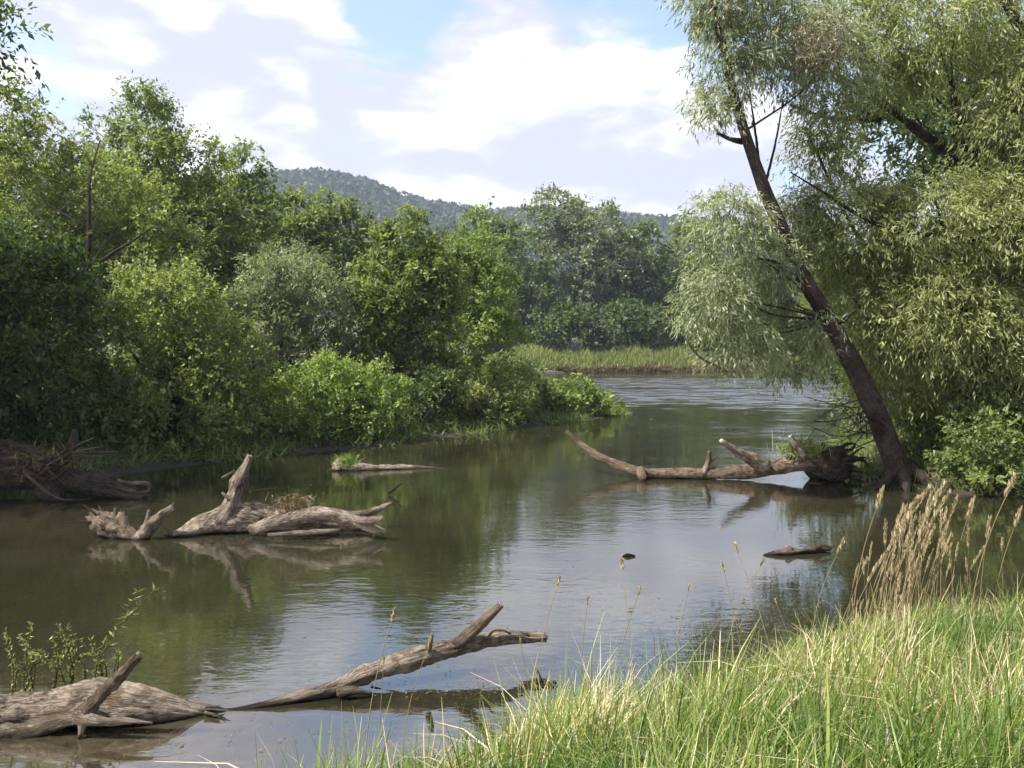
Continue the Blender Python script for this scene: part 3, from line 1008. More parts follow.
def near_log():
    o = at(80, 720, 5.5)
    root = empty("fallen_log", (o.x, o.y, 0), "thick weathered log lying at the lower left edge of the water", "log", "dead wood in the river")
    tm = TubeMesh()
    px_tube(tm, [(-470, 742, 5.1, 30), (-330, 728, 5.25, 33), (-190, 720, 5.35, 28), (-60, 718, 5.42, 25), (10, 714, 5.5, 21), (60, 709, 5.52, 21), (100, 705, 5.55, 23), (135, 706, 5.57, 20), (165, 709, 5.6, 15), (188, 712, 5.64, 9),
                 (206, 714, 5.68, 7), (224, 715, 5.7, 4), (240, 714, 5.72, 2)],
            sides=44, step=0.02, lump=0.10, ridge=0.085, seed=2)
    px_tube(tm, [(150, 694, 5.7, 7), (185, 704, 5.72, 6), (210, 708, 5.74, 3.5), (232, 711, 5.75, 1.5)], sides=14, step=0.02, lump=0.2, ridge=0.15, seed=3)
    px_tube(tm, [(-40, 742, 5.3, 14), (20, 734, 5.35, 10), (60, 722, 5.36, 7), (90, 716, 5.36, 4)], sides=16, step=0.02, lump=0.2, ridge=0.15, seed=7)
    tm.splinters(at(215, 713, 5.66), at(260, 718, 5.66), 9, 0.16, 0.014, 0.18, 3)
    tm.build("trunk", M['driftwood'], root)
    tm = TubeMesh()
    px_tube(tm, [(84, 716, 5.36, 10), (94, 702, 5.34, 7), (112, 684, 5.3, 6), (138, 657, 5.26, 5)], sides=18, step=0.012, lump=0.22, ridge=0.14, seed=4, jag=0.03)
    tm.splinters(at(136, 659, 5.26), at(150, 645, 5.26), 4, 0.05, 0.012, 0.15, 2)
    tm.build("branch_stub", M['old_wood'], root)
    tm = TubeMesh()
    px_tube(tm, [(78, 716, 5.34, 9), (100, 721, 5.3, 5), (128, 721, 5.28, 3), (152, 723, 5.27, 1.5)], sides=12, step=0.02, lump=0.16, ridge=0.1, seed=5)
    px_tube(tm, [(84, 716, 5.33, 7), (82, 730, 5.3, 3), (78, 742, 5.3, 2)], sides=10, step=0.02, seed=6)
    tm.build_each("broken_limb", M['driftwood'], root)


def pole():
    o = at(340, 695, 6.0)
    root = empty("fallen_branch", (o.x, o.y, 0), "long forked branch slanting up out of the water in the foreground", "branch", "dead wood in the river")
    tm = TubeMesh()
    px_tube(tm, [(205, 714, 5.72, 2.5), (240, 710, 5.74, 3.5), (290, 699, 5.84, 5), (335, 688, 5.97, 7.5), (370, 672, 6.1, 10), (420, 657, 6.25, 10), (465, 645, 6.4, 8.5),
                 (505, 637, 6.5, 7), (530, 638, 6.6, 5.5), (545, 637, 6.64, 3.5)], sides=26, step=0.02, lump=0.15, ridge=0.1, seed=8, jag=0.02)
    tm.splinters(at(540, 638, 6.64), at(580, 637, 6.66), 7, 0.1, 0.014, 0.2, 5)
    tm.build("trunk", M['driftwood'], root)
    tm = TubeMesh()
    px_tube(tm, [(456, 645, 6.36, 7), (475, 630, 6.34, 6), (488, 617, 6.32, 5), (500, 606, 6.3, 3)], sides=12, step=0.025, lump=0.12, ridge=0.08, seed=9, jag=0.02)
    tm.build("fork", M['old_wood'], root)
    tm = TubeMesh()
    px_tube(tm, [(428, 650, 6.2, 3.5), (430, 641, 6.2, 3), (432, 634, 6.2, 2)], sides=8, step=0.02, seed=10)
    px_tube(tm, [(487, 640, 6.4, 1.5), (493, 631, 6.4, 1.3), (502, 630, 6.4, 1.2), (511, 634, 6.4, 1)], sides=6, step=0.02, seed=10)
    px_tube(tm, [(338, 693, 5.9, 5), (352, 690, 5.9, 4), (372, 694, 5.94, 2)], sides=8, step=0.02, seed=11)
    tm.build_each("twig", M['driftwood'], root)


def mid_log():
    o = at(270, 530, 11.2)
    root = empty("fallen_log", (o.x, o.y, 0), "grey driftwood log with one upright limb in mid water", "log", "dead wood in the river")
    tm = TubeMesh()
    px_tube(tm, [(170, 539, 11.0, 4), (190, 531, 11.1, 8), (215, 521, 11.2, 12), (240, 518, 11.3, 15), (275, 522, 11.4, 13), (310, 522, 11.4, 13), (345, 524, 11.4, 8), (372, 527, 11.3, 4)],
            sides=22, step=0.04, lump=0.13, ridge=0.1, seed=12, jag=0.04)
    tm.splinters(at(176, 536, 11.0), at(150, 545, 11.0), 6, 0.2, 0.03, 0.3, 6)
    tm.build("trunk", M['driftwood'], root)
    tm = TubeMesh()
    px_tube(tm, [(222, 522, 11.2, 13), (230, 508, 11.25, 9), (236, 492, 11.3, 6.5), (241, 478, 11.3, 6.5), (245, 468, 11.3, 4), (249, 458, 11.3, 3)], sides=20, step=0.03, lump=0.2, ridge=0.12, seed=13, jag=0.06)
    tm.splinters(at(249, 460, 11.3), at(252, 440, 11.3), 5, 0.13, 0.02, 0.12, 7)
    tm.build("upright_limb", M['driftwood'], root)
    tm = TubeMesh()
    px_tube(tm, [(252, 530, 11.0, 6), (280, 521, 11.0, 7), (320, 514, 11.0, 8), (350, 519, 10.95, 7), (370, 527, 10.9, 5), (384, 531, 10.9, 2.5)], sides=14, step=0.04, lump=0.15, ridge=0.1, seed=14, jag=0.03)
    px_tube(tm, [(340, 516, 11.4, 5), (365, 514, 11.5, 4.5), (392, 503, 11.6, 2)], sides=10, step=0.04, seed=15)
    px_tube(tm, [(355, 520, 10.9, 4), (372, 521, 10.8, 4), (383, 518, 10.8, 3)], sides=10, step=0.04, seed=16)
    px_tube(tm, [(268, 535, 10.85, 2), (300, 533, 10.85, 3), (340, 530, 10.9, 2)], sides=8, step=0.05, seed=17)
    px_tube(tm, [(234, 500, 11.2, 2.5), (226, 496, 11.2, 2), (222, 492, 11.2, 1)], sides=6, step=0.03, seed=18)
    tm.build_each("side_limb", M['driftwood'], root)
    rng = np.random.default_rng(3)
    n = 420
    c = np.array(tuple(at(292, 508, 11.1)))
    P = c + rng.normal(size=(n, 3)) * np.array((0.16, 0.08, 0.08))
    V, Fq = blades(P, rng.normal(size=(n, 3)) + np.array((0.1, 0, 0.5)), rng.uniform(0.06, 0.2, n), np.full(n, 0.012), rng.normal(0, 0.5, n), rng)
    arr_mesh("root_tangle", V, Fq, M['leaf_brown'], root, rng.uniform(0, 1, len(Fq)))


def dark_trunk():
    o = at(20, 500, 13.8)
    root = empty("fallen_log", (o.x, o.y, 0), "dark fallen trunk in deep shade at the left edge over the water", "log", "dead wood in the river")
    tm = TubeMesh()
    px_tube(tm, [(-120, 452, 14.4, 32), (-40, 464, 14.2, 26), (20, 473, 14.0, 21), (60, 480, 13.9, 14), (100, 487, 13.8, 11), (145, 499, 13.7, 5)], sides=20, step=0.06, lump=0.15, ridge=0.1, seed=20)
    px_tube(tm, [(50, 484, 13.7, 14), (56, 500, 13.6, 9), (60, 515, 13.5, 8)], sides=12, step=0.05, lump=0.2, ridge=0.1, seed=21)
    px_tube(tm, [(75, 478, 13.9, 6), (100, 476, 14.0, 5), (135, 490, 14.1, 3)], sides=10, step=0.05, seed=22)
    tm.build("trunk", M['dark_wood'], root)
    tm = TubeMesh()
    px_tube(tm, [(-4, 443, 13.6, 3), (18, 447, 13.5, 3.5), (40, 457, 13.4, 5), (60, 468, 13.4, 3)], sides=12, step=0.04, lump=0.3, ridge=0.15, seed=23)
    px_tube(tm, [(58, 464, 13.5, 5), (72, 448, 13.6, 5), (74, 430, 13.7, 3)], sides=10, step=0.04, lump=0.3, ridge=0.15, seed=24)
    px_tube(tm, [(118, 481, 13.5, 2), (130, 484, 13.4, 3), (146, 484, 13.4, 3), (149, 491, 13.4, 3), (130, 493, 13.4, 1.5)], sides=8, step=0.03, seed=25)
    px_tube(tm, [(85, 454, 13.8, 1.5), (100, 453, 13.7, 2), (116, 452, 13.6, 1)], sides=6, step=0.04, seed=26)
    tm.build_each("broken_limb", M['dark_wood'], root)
    rb = np.random.default_rng(14)
    tm = TubeMesh()                                             # tangle of thin dead branches round the trunk
    hub = at(30, 470, 13.7)
    for q in range(22):
        e = at(rb.uniform(-10, 120), rb.uniform(436, 500), rb.uniform(13.2, 14.2))
        a0 = hub + Vector(rb.normal(size=3) * 0.12)
        tm.tube([a0, (a0 + e) / 2 + Vector(rb.normal(size=3) * 0.12), e], [0.03, 0.018, 0.005], sides=5, step=0.08, lump=0.15, ridge=0, seed=q)
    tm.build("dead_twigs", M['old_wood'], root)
    rng = np.random.default_rng(13)
    n = 240
    c = np.array(tuple(at(48, 458, 13.5)))
    P = c + rng.normal(size=(n, 3)) * np.array((0.22, 0.11, 0.08))
    V, Fq = blades(P, rng.normal(size=(n, 3)) + np.array((0.1, 0, 0.4)), rng.uniform(0.08, 0.3, n), np.full(n, 0.016), rng.normal(0, 0.5, n), rng)
    arr_mesh("root_tangle", V, Fq, M['leaf_brown'], root, rng.uniform(0, 1, len(Fq)))


def stump():
    o = at(120, 538, 11.0)
    root = empty("broken_stump", (o.x, o.y, 0), "dark jagged stump poking from the water left of the upright limb", "stump", "dead wood in the river")
    tm = TubeMesh()
    px_tube(tm, [(94, 517, 11.1, 6), (102, 523, 11.05, 11), (115, 528, 11.0, 12), (132, 536, 10.95, 9), (150, 543, 10.9, 4)], sides=22, step=0.02, lump=0.32, ridge=0.2, seed=28, jag=0.08)
    tm.splinters(at(96, 515, 11.05), at(84, 508, 11.05), 9, 0.16, 0.035, 0.45, 8)
    tm.splinters(at(118, 518, 11.0), at(116, 495, 11.0), 5, 0.12, 0.025, 0.35, 9)
    tm.splinters(at(140, 538, 10.9), at(150, 550, 10.9), 8, 0.14, 0.03, 0.6, 10)
    px_tube(tm, [(115, 520, 11.0, 4), (115, 512, 11.0, 2), (115, 508, 11.0, 1)], sides=8, step=0.02, seed=29)
    tm.build("trunk", M['old_wood'], root)
    tm = TubeMesh()
    px_tube(tm, [(136, 540, 10.85, 5), (150, 527, 10.85, 6), (162, 515, 10.85, 4.5), (170, 509, 10.85, 3)], sides=14, step=0.02, lump=0.28, ridge=0.18, seed=30, jag=0.07)
    tm.splinters(at(166, 512, 10.85), at(180, 501, 10.85), 6, 0.14, 0.022, 0.15, 11)
    px_tube(tm, [(146, 530, 10.85, 4), (148, 518, 10.85, 2.5), (149, 510, 10.85, 1.5)], sides=8, step=0.02, seed=31)
    tm.build("splinter", M['driftwood'], root)


def right_log():
    o = at(720, 480, 15.7)
    root = empty("fallen_log", (o.x, o.y, 0), "fallen tree with an upturned root plate near the leaning willow", "log", "dead wood in the river")
    tm = TubeMesh()
    px_tube(tm, [(566, 431, 16.6, 1.8), (582, 445, 16.5, 3), (600, 457, 16.3, 3.8), (622, 466, 16.1, 4.5), (645, 473, 15.9, 5.5), (690, 474, 15.8, 5), (735, 472, 15.7, 7), (775, 467, 15.7, 8),
                 (805, 461, 15.7, 11), (830, 460, 15.7, 15)], sides=18, step=0.06, lump=0.14, ridge=0.09, seed=33)
    px_tube(tm, [(640, 470, 15.8, 5), (642, 478, 15.6, 4), (640, 486, 15.5, 2)], sides=10, step=0.04, seed=34)
    tm.build("trunk", M['old_wood'], root)
    tm = TubeMesh()
    px_tube(tm, [(765, 466, 15.5, 7), (748, 458, 15.4, 6), (733, 449, 15.3, 4), (722, 441, 15.2, 2)], sides=12, step=0.04, lump=0.2, ridge=0.1, seed=35, jag=0.05)
    px_tube(tm, [(703, 474, 15.7, 3), (708, 462, 15.7, 2.5), (709, 451, 15.7, 1.8)], sides=8, step=0.04, seed=36)
    px_tube(tm, [(707, 464, 15.7, 1.8), (716, 457, 15.7, 1)], sides=6, step=0.03, seed=37)
    tm.build_each("broken_limb", M['driftwood'], root)
    rng = np.random.default_rng(8)
    tm = TubeMesh()                                             # root plate: soil-clogged disc with roots sticking out
    c = at(832, 463, 15.7)
    k = 15.7 / F_PX
    px_tube(tm, [(806, 460, 15.7, 10), (818, 464, 15.7, 17), (832, 466, 15.7, 19), (845, 467, 15.7, 13), (852, 466, 15.7, 4)], sides=26, step=0.03, lump=0.26, ridge=0.16, seed=38)
    for q in range(26):
        a = rng.uniform(0, 2 * math.pi)
        e = c + Vector((0.28 + 0.2 * rng.uniform(), math.cos(a) * 0.45, math.sin(a) * 0.36))
        s = c + Vector((0.1, math.cos(a) * 0.2, math.sin(a) * 0.2))
        tm.tube([s, (s + e) / 2 + Vector(rng.normal(size=3) * 0.05), e, e + Vector((0.05, 0, -0.12 * rng.uniform()))], [0.045, 0.03, 0.016, 0.005], sides=6, step=0.05, seed=q)
    tm.build("root_plate", M['dark_wood'], root)
    t = empty("weed_plant", tuple(at(805, 454, 15.6)), "tuft of yellow-green weeds on top of the root plate", "plant")
    n = 340
    P = np.array(tuple(at(803, 454, 15.6))) + rng.normal(size=(n, 3)) * np.array((0.20, 0.12, 0.05))
    V, Fq = blades(P, rng.normal(size=(n, 3)) * 0.4 + np.array((0, 0, 1.0)), rng.uniform(0.12, 0.5, n), np.full(n, 0.02), rng.normal(0, 0.4, n), rng)
    arr_mesh("leaves", V, Fq, M['leaf_yellow'], t, rng.uniform(0.1, 1, len(Fq)))
    tm = TubeMesh()
    px_tube(tm, [(803, 455, 15.3, 2.5), (797, 446, 15.3, 3), (791, 437, 15.3, 2)], sides=12, step=0.02, lump=0.35, ridge=0.15, seed=3, jag=0.05)
    tm.splinters(at(793, 440, 15.3), at(787, 430, 15.3), 4, 0.12, 0.018, 0.3, 4)
    tag(tm.build("broken_branch", M['bleached']), "short bleached white branch end beside the weeds on the root plate", "branch", "dead wood in the river")


def small_logs():
    tm = TubeMesh()
    px_tube(tm, [(764, 556, 10.0, 2), (785, 553, 10.05, 4.5), (805, 551, 10.1, 4), (830, 548, 10.2, 2.5)], sides=14, step=0.03, lump=0.25, ridge=0.1, seed=40)
    px_tube(tm, [(790, 551, 10.05, 4), (787, 546, 10.05, 2)], sides=8, step=0.02, seed=41)
    px_tube(tm, [(812, 549, 10.1, 2), (822, 545, 10.1, 2), (832, 548, 10.1, 1)], sides=8, step=0.02, seed=42)
    tag(tm.build("floating_log", M['old_wood']), "small dark log floating alone right of centre below the root plate", "log", "dead wood in the river")
    tm = TubeMesh()
    px_tube(tm, [(622, 557, 9.95, 1), (628, 555, 9.95, 2), (635, 556, 9.95, 1)], sides=8, step=0.02, lump=0.2, seed=43)
    tag(tm.build("driftwood_chip", M['dark_wood']), "tiny dark chip of wood floating in the open water", "driftwood", "dead wood in the river")
    # grass-topped sunken log
    o = at(345, 472, 17.0)
    tm = TubeMesh()
    px_tube(tm, [(333, 467, 16.9, 5), (340, 466, 16.9, 8), (350, 468, 16.9, 6), (380, 470, 17, 5), (410, 469, 17.1, 4), (452, 470, 17.2, 2)], sides=14, step=0.05, lump=0.25, ridge=0.12, seed=44)
    tag(tm.build("sunken_log", M['driftwood']), "half sunken log with a grass tuft on its pale end", "log", "dead wood in the river")
    rng = np.random.default_rng(4)
    n = 260
    P = np.array(tuple(at(346, 465, 16.9))) + rng.normal(size=(n, 3)) * np.array((0.09, 0.06, 0.02))
    V, Fq = blades(P, rng.normal(size=(n, 3)) * 0.45 + np.array((0, 0, 1.0)), rng.uniform(0.12, 0.34, n), np.full(n, 0.018), rng.normal(0, 0.5, n), rng)
    tag(arr_mesh("grass_tuft", V, Fq, M['grass'], tint=rng.uniform(0.1, 1, len(Fq)), origin=tuple(at(346, 465, 16.9))), "bright green grass tuft growing on the half sunken log", "grass tuft")
    for pts, r, lab, mt in ((((388, 493, 14.1), (394, 489, 14.1), (402, 483, 14.1)), (0.03, 0.03, 0.012), "short dark twig sticking up right of the driftwood log", 'dark_wood'),
                            (((222, 478, 13.6), (230, 474, 13.6), (234, 470, 13.7)), (0.02, 0.03, 0.014), "pale broken twig behind the upright limb", 'driftwood'),
                            (((250, 492, 13.6), (262, 490, 13.7), (274, 489, 13.8)), (0.018, 0.018, 0.01), "thin dark stick on the water just right of the upright limb", 'dark_wood')):
        tm = TubeMesh()
        tm.tube([at(*p) for p in pts], r, sides=7, step=0.03, seed=pts[0][0])
        tag(tm.build("stick", M[mt]), lab, "stick", "dead wood in the river")
    # the weed-hung submerged branch in front of the forked branch
    tm = TubeMesh()
    px_tube(tm, [(372, 688, 6.12, 3.5), (410, 696, 5.99, 4), (450, 698, 5.97, 4), (500, 694, 6.02, 4), (535, 688, 6.1, 4.5), (556, 682, 6.16, 3)], sides=12, step=0.03, lump=0.4, ridge=0.15, seed=47, flat=0.5)
    px_tube(tm, [(542, 688, 6.15, 2.5), (540, 677, 6.15, 1.5), (536, 668, 6.15, 0.8)], sides=6, step=0.02, seed=48)
    tag(tm.build("sunken_branch", M['old_wood']), "weed-draped sunken branch arching just in front of the forked branch", "branch", "dead wood in the river")
    tm = TubeMesh()
    px_tube(tm, [(1075, 536, 11.2, 2), (1010, 540, 11.1, 2.2), (955, 541, 11.0, 1.5)], sides=8, step=0.05, seed=49)
    tag(tm.build("stick", M['old_wood']), "thin pole lying on the inlet water behind the reeds at right", "stick", "dead wood in the river")


near_log()
pole()
mid_log()
dark_trunk()
stump()
right_log()
small_logs()


# ------------------------------------------------------------------ weeds beside the near log
def weed(name, lab, stems, seed, L=0.05, W=0.022, mat='leaf_yellow', density=34):
    """stems: lists of (px, py, depth)."""
    rng = np.random.default_rng(seed)
    b = at(*stems[0][0])
    root = empty(name, tuple(b), lab, "plant", "weeds beside the near log")
    tm = TubeMesh()
    Ps, As = [], []
    for st in stems:
        P = [at(*p) for p in st]
        tm.tube(P, list(np.linspace(0.006, 0.0025, len(P))), sides=5, step=0.04, lump=0, ridge=0)
        pts, _ = catmull(P, [1] * len(P), 0.01)
        m = int(density * len(pts) * 0.01 / 0.22)
        ii = rng.integers(len(pts) // 6, len(pts), m)
        Ps.append(pts[ii])
        As.append(rng.normal(size=(m, 3)) + np.array((0, 0, 0.3)))
    P = np.concatenate(Ps)
    A = np.concatenate(As)
    n = len(P)
    s = rng.uniform(0.5, 1.3, n)
    V, Fq = kites(P, A, unit(rng.normal(size=(n, 3)) * 0.6 + np.array((0, 0, 1.0))), L * s, W * s)
    tm.build("stem", M['leaf_brown'], root)
    arr_mesh("leaves", V, Fq, M[mat], root, rng.uniform(0, 1, n))


rw = np.random.default_rng(21)
weed("weed_plant", "low bushy green weed growing behind the thick log",
     [[(x, 714, 5.9), (x + rw.uniform(-14, 14), 668, 5.9), (x + rw.uniform(-26, 26), rw.uniform(622, 664), 5.9 + rw.uniform(-.15, .15))] for x in rw.uniform(2, 108, 22)], 31, L=0.034, W=0.012, density=24)
weed("weed_plant", "tall weed stem with pale leaves leaning right above the thick log",
     [[(90, 716, 5.85), (94, 690, 5.85), (100, 652, 5.85), (122, 622, 5.85), (140, 585, 5.85)], [(98, 660, 5.85), (112, 640, 5.8), (118, 632, 5.8)], [(120, 625, 5.85), (138, 606, 5.8), (155, 590, 5.8)]],
     33, L=0.06, W=0.014, density=13, mat='leaf_mid')


# ------------------------------------------------------------------ ground cover, reeds and grass
def scatter_in(n, x0, x1, y0, y1, fn, rng):
    x = rng.uniform(x0, x1, n)
    y = rng.uniform(y0, y1, n)
    k = fn(x, y)
    return x[k], y[k]


def far_reeds():
    rng = np.random.default_rng(61)
    x, y = scatter_in(120000, 0, 34, 76, 92, lambda a, b: (signed_dist(a, b, LEFT_BANK) > 0.5) & (signed_dist(a, b, LEFT_BANK) < 12), rng)
    x, y = x[:26000], y[:26000]
    n = len(x)
    z = ground_z(x, y)
    L = rng.uniform(0.7, 1.5, n) * np.clip(0.75 + signed_dist(x, y, LEFT_BANK) * 0.05, 0.7, 1.1) * (0.78 + 0.3 * np.sin(x * 0.9) * np.sin(x * 0.37 + 1) + 0.12 * np.sin(x * 2.9 + y))
    V, Fq = blades(np.stack([x, y, z], -1), rng.normal(size=(n, 3)) * 0.25 + np.array((0, 0, 1.0)), L, rng.uniform(0.06, 0.13, n), rng.normal(0, 0.3, n), rng, segs=2)
    tag(arr_mesh("reed_bed", V, Fq, M['reed'], tint=np.repeat(np.clip(rng.normal(0.5, 0.25, n), 0, 1), 2)), "yellow-green reeds covering the far bank of the river", "reeds", kind="stuff")
    x, y = scatter_in(30000, 1, 32, 76, 86, lambda a, b: (signed_dist(a, b, LEFT_BANK) > -0.15) & (signed_dist(a, b, LEFT_BANK) < 1.0), rng)
    x, y = x[:16000], y[:16000]
    n = len(x)
    z = ground_z(x, y)
    V, Fq = blades(np.stack([x, y, z], -1), rng.normal(size=(n, 3)) * 0.5 + np.array((0, -0.25, 0.8)), rng.uniform(0.5, 1.15, n) * (0.85 + 0.35 * np.sin(x * 1.1) * np.sin(x * 0.43 + 2)), rng.uniform(0.06, 0.12, n), rng.normal(0, 0.6, n), rng, segs=2)
    tag(arr_mesh("dry_bank_growth", V, Fq, M['leaf_brown'], tint=np.repeat(np.clip(rng.normal(0.22, 0.2, n), 0, 1), 2)), "reddish brown dead growth along the foot of the far reeds", "reeds", kind="stuff")


def far_tall_grass():
    rng = np.random.default_rng(62)
    x = rng.uniform(-4, 40, 9000)
    y = rng.uniform(87, 93, 9000)
    z = ground_z(x, y)
    n = len(x)
    V, Fq = blades(np.stack([x, y, z], -1), rng.normal(size=(n, 3)) * 0.18 + np.array((0, 0, 1.0)), rng.uniform(1.6, 3.0, n), rng.uniform(0.08, 0.16, n), rng.normal(0, 0.2, n), rng, segs=2)
    tag(arr_mesh("tall_grass", V, Fq, M['leaf_tall'], tint=np.repeat(np.clip(rng.normal(0.5, 0.25, n), 0, 1), 2)), "dull greyish tall grass behind the far reeds", "grass", kind="stuff")


def undergrowth():
    rng = np.random.default_rng(63)
    x, y = scatter_in(160000, -14, 6, 8, 62, lambda a, b: (signed_dist(a, b, LEFT_BANK) > 0.02 + 0.3 * np.sin(a * 1.3 + b)) & (signed_dist(a, b, LEFT_BANK) < 5), rng)
    x, y = x[:34000], y[:34000]
    n = len(x)
    z = ground_z(x, y)
    V, Fq = blades(np.stack([x, y, z], -1), rng.normal(size=(n, 3)) * 0.5 + np.array((0, -0.1, 0.9)), rng.uniform(0.15, 0.5, n), rng.uniform(0.02, 0.05, n), rng.normal(0, 0.5, n), rng, segs=2)
    tag(arr_mesh("undergrowth", V, Fq, M['leaf_mid'], tint=np.repeat(np.clip(rng.normal(0.45, 0.25, n), 0, 1), 2)), "rough green undergrowth fringing the left bank", "undergrowth", kind="stuff")
    x, y = scatter_in(60000, 5.5, 16, 12, 24, lambda a, b: signed_dist(a, b, RIGHT_BANK) > -0.05, rng)
    x, y = x[:9000], y[:9000]
    n = len(x)
    z = ground_z(x, y)
    V, Fq = blades(np.stack([x, y, z], -1), rng.normal(size=(n, 3)) * 0.5 + np.array((0, -0.1, 0.9)), rng.uniform(0.15, 0.5, n), rng.uniform(0.015, 0.04, n), rng.normal(0, 0.5, n), rng, segs=2)
    tag(arr_mesh("undergrowth", V, Fq, M['leaf_mid'], tint=np.repeat(np.clip(rng.normal(0.4, 0.25, n), 0, 1), 2)), "rough green undergrowth beneath the willows on the right bank", "undergrowth", kind="stuff")


def bank_grass():
    rng = np.random.default_rng(65)
    n0 = 420000
    x = rng.uniform(-1.9, 8.5, n0)
    y = rng.uniform(2.2, 8.9, n0)
    sn = signed_dist(x, y, NEAR_BANK)
    tuft = np.array([mnoise.noise(Vector((a * 1.6, b * 1.6, 3.0))) for a, b in zip(x[:250000], y[:250000])])
    x, y, sn = x[:250000], y[:250000], sn[:250000]
    edge = np.clip((sn + 0.1) / 0.6, 0, 1)
    keep = (sn > -0.08) & (rng.uniform(size=len(x)) < edge * np.clip(0.75 + tuft * 1.2, 0.15, 1) * np.clip(0.35 + (x + 1.6) * 0.3, 0.25, 1)) & (x < y * 0.72 + 2.2) & (x > -y * 0.72 - 0.8)
    x, y, sn, tuft = x[keep], y[keep], sn[keep], tuft[keep]
    n = len(x)
    z = ground_z(x, y)
    L = (0.29 + 0.21 * np.clip(tuft + 0.4, 0, 1)) * rng.uniform(0.55, 1.45, n) * np.clip(0.5 + sn * 0.5, 0.4, 1.0) * np.where(rng.uniform(size=n) < 0.12, 1.35, 1.0)
    W = rng.uniform(0.005, 0.0125, n) * np.where(rng.uniform(size=n) < 0.06, 1.7, 1.0)
    lean = np.stack([0.12 + 0.25 * tuft, -0.05 + 0.1 * np.sin(x * 3), np.zeros(n)], -1)
    V, Fq = blades(np.stack([x, y, z - 0.02], -1), rng.normal(size=(n, 3)) * 0.22 + lean + np.array((0, 0, 1.0)), L, W, rng.normal(0.0, 0.5, n), rng, segs=4)
    dry = np.array([mnoise.noise(Vector((a * 0.8 + 5, b * 0.8, 9.0))) for a, b in zip(x, y)])
    tint = np.clip(rng.normal(0.42, 0.19, n) + dry * 0.4 + tuft * 0.6, 0, 1)
    for hx, hy, hr in ((2.5, 4.1, 0.7), (2.0, 5.6, 0.5), (3.4, 5.2, 0.45), (0.6, 4.3, 0.4)):      # worn, straw-coloured patches
        dry = dry + 0.55 * np.exp(-((x - hx) ** 2 + (y - hy) ** 2) / hr ** 2)
    isdry = rng.uniform(size=n) < np.clip(0.11 + dry * 0.45, 0.04, 0.6)
    f4 = Fq.reshape(n, 4, 4)
    V4 = V.reshape(n, 10, 3)

    def sub(sel):
        v = V4[sel].reshape(-1, 3)
        m = int(sel.sum())
        one = np.array([[0, 1, 3, 2], [2, 3, 5, 4], [4, 5, 7, 6], [6, 7, 9, 8]])
        return v, (np.arange(m)[:, None, None] * 10 + one[None]).reshape(-1, 4)
    v, f = sub(~isdry)
    tag(arr_mesh("bank_grass", v, f, M['grass'], tint=np.repeat(tint[~isdry], 4)), "long sunlit green grass on the near bank", "grass", kind="stuff")
    v, f = sub(isdry)
    tag(arr_mesh("dry_grass", v, f, M['straw'], tint=np.repeat(tint[isdry], 4)), "dead straw blades mixed through the near bank grass", "grass", kind="stuff")


def seed_stalk(rng, h, lean, plume, thick=0.0034, width=0.003):
    """One grass stem with a seed head, built round its base at the origin."""
    tm = TubeMesh()
    pts = [np.array((lean * h * t ** 1.8, 0.04 * math.sin(t * 3), h * t)) for t in np.linspace(0, 1, 6)]
    tm.tube(pts, list(np.linspace(thick, thick * 0.55, 6)), sides=4, step=0.06, lump=0, ridge=0)
    st_v = (tm, pts)
    n = int(plume * 900)
    t = 1 - rng.uniform(0, 1, n) * (plume / h)
    c = np.stack([lean * h * t ** 1.8, 0.04 * np.sin(t * 3), h * t], -1)
    P = c + rng.normal(size=(n, 3)) * width * (0.25 + np.sin(np.clip((t * h - h + plume) / plume, 0, 1) * 3.0))[:, None]
    A = np.array((0.35 * lean, 0, 1.0)) + rng.normal(size=(n, 3)) * 0.16
    s = rng.uniform(0.7, 1.3, n)
    V, Fq = kites(P, A, rng.normal(size=(n, 3)), 0.034 * s, 0.007 * s)
    return tm, V, Fq, rng.uniform(0.0, 0.8, n)


def copy_thing(o, loc, rz):
    c = o.copy()
    COL.objects.link(c)
    c.location = loc
    c.rotation_euler = (0, 0, rz)
    for ch in list(o.children):
        d = ch.copy()
        COL.objects.link(d)
        d.parent = c
    return c


LEANS = [0.18, 0.05, 0.24, -0.12, 0.33]


def stalks(kind_label, group, spots, mat, plume, seed, name, width=0.003):
    rng = np.random.default_rng(seed)
    protos = []
    for i, (px, py, d, rz, h) in enumerate(spots):
        tip = at(px, py, d)
        z = max(-0.05, float(ground_z(np.array([tip.x]), np.array([tip.y]))[0]))
        h_need = tip.z - z
        if len(protos) < 5:
            root = empty(name, (0, 0, 0), kind_label, "grass stalk", group)
            tm, V, Fq, ti = seed_stalk(rng, 1.0, LEANS[len(protos)], plume * rng.uniform(0.8, 1.2), width=width)
            tm.build("stem", M['straw'], root)
            arr_mesh("seed_head", V, Fq, M[mat], root, ti)
            protos.append((root, LEANS[len(protos)]))
            o, ln = protos[-1]
        else:
            o, ln = protos[i % 5]
            o = copy_thing(o, (0, 0, 0), 0)
        o.location = (tip.x - math.cos(rz) * ln * h_need, tip.y - math.sin(rz) * ln * h_need, z)
        o.rotation_euler = (0, 0, rz)
        o.scale = (h_need, h_need, h_need)


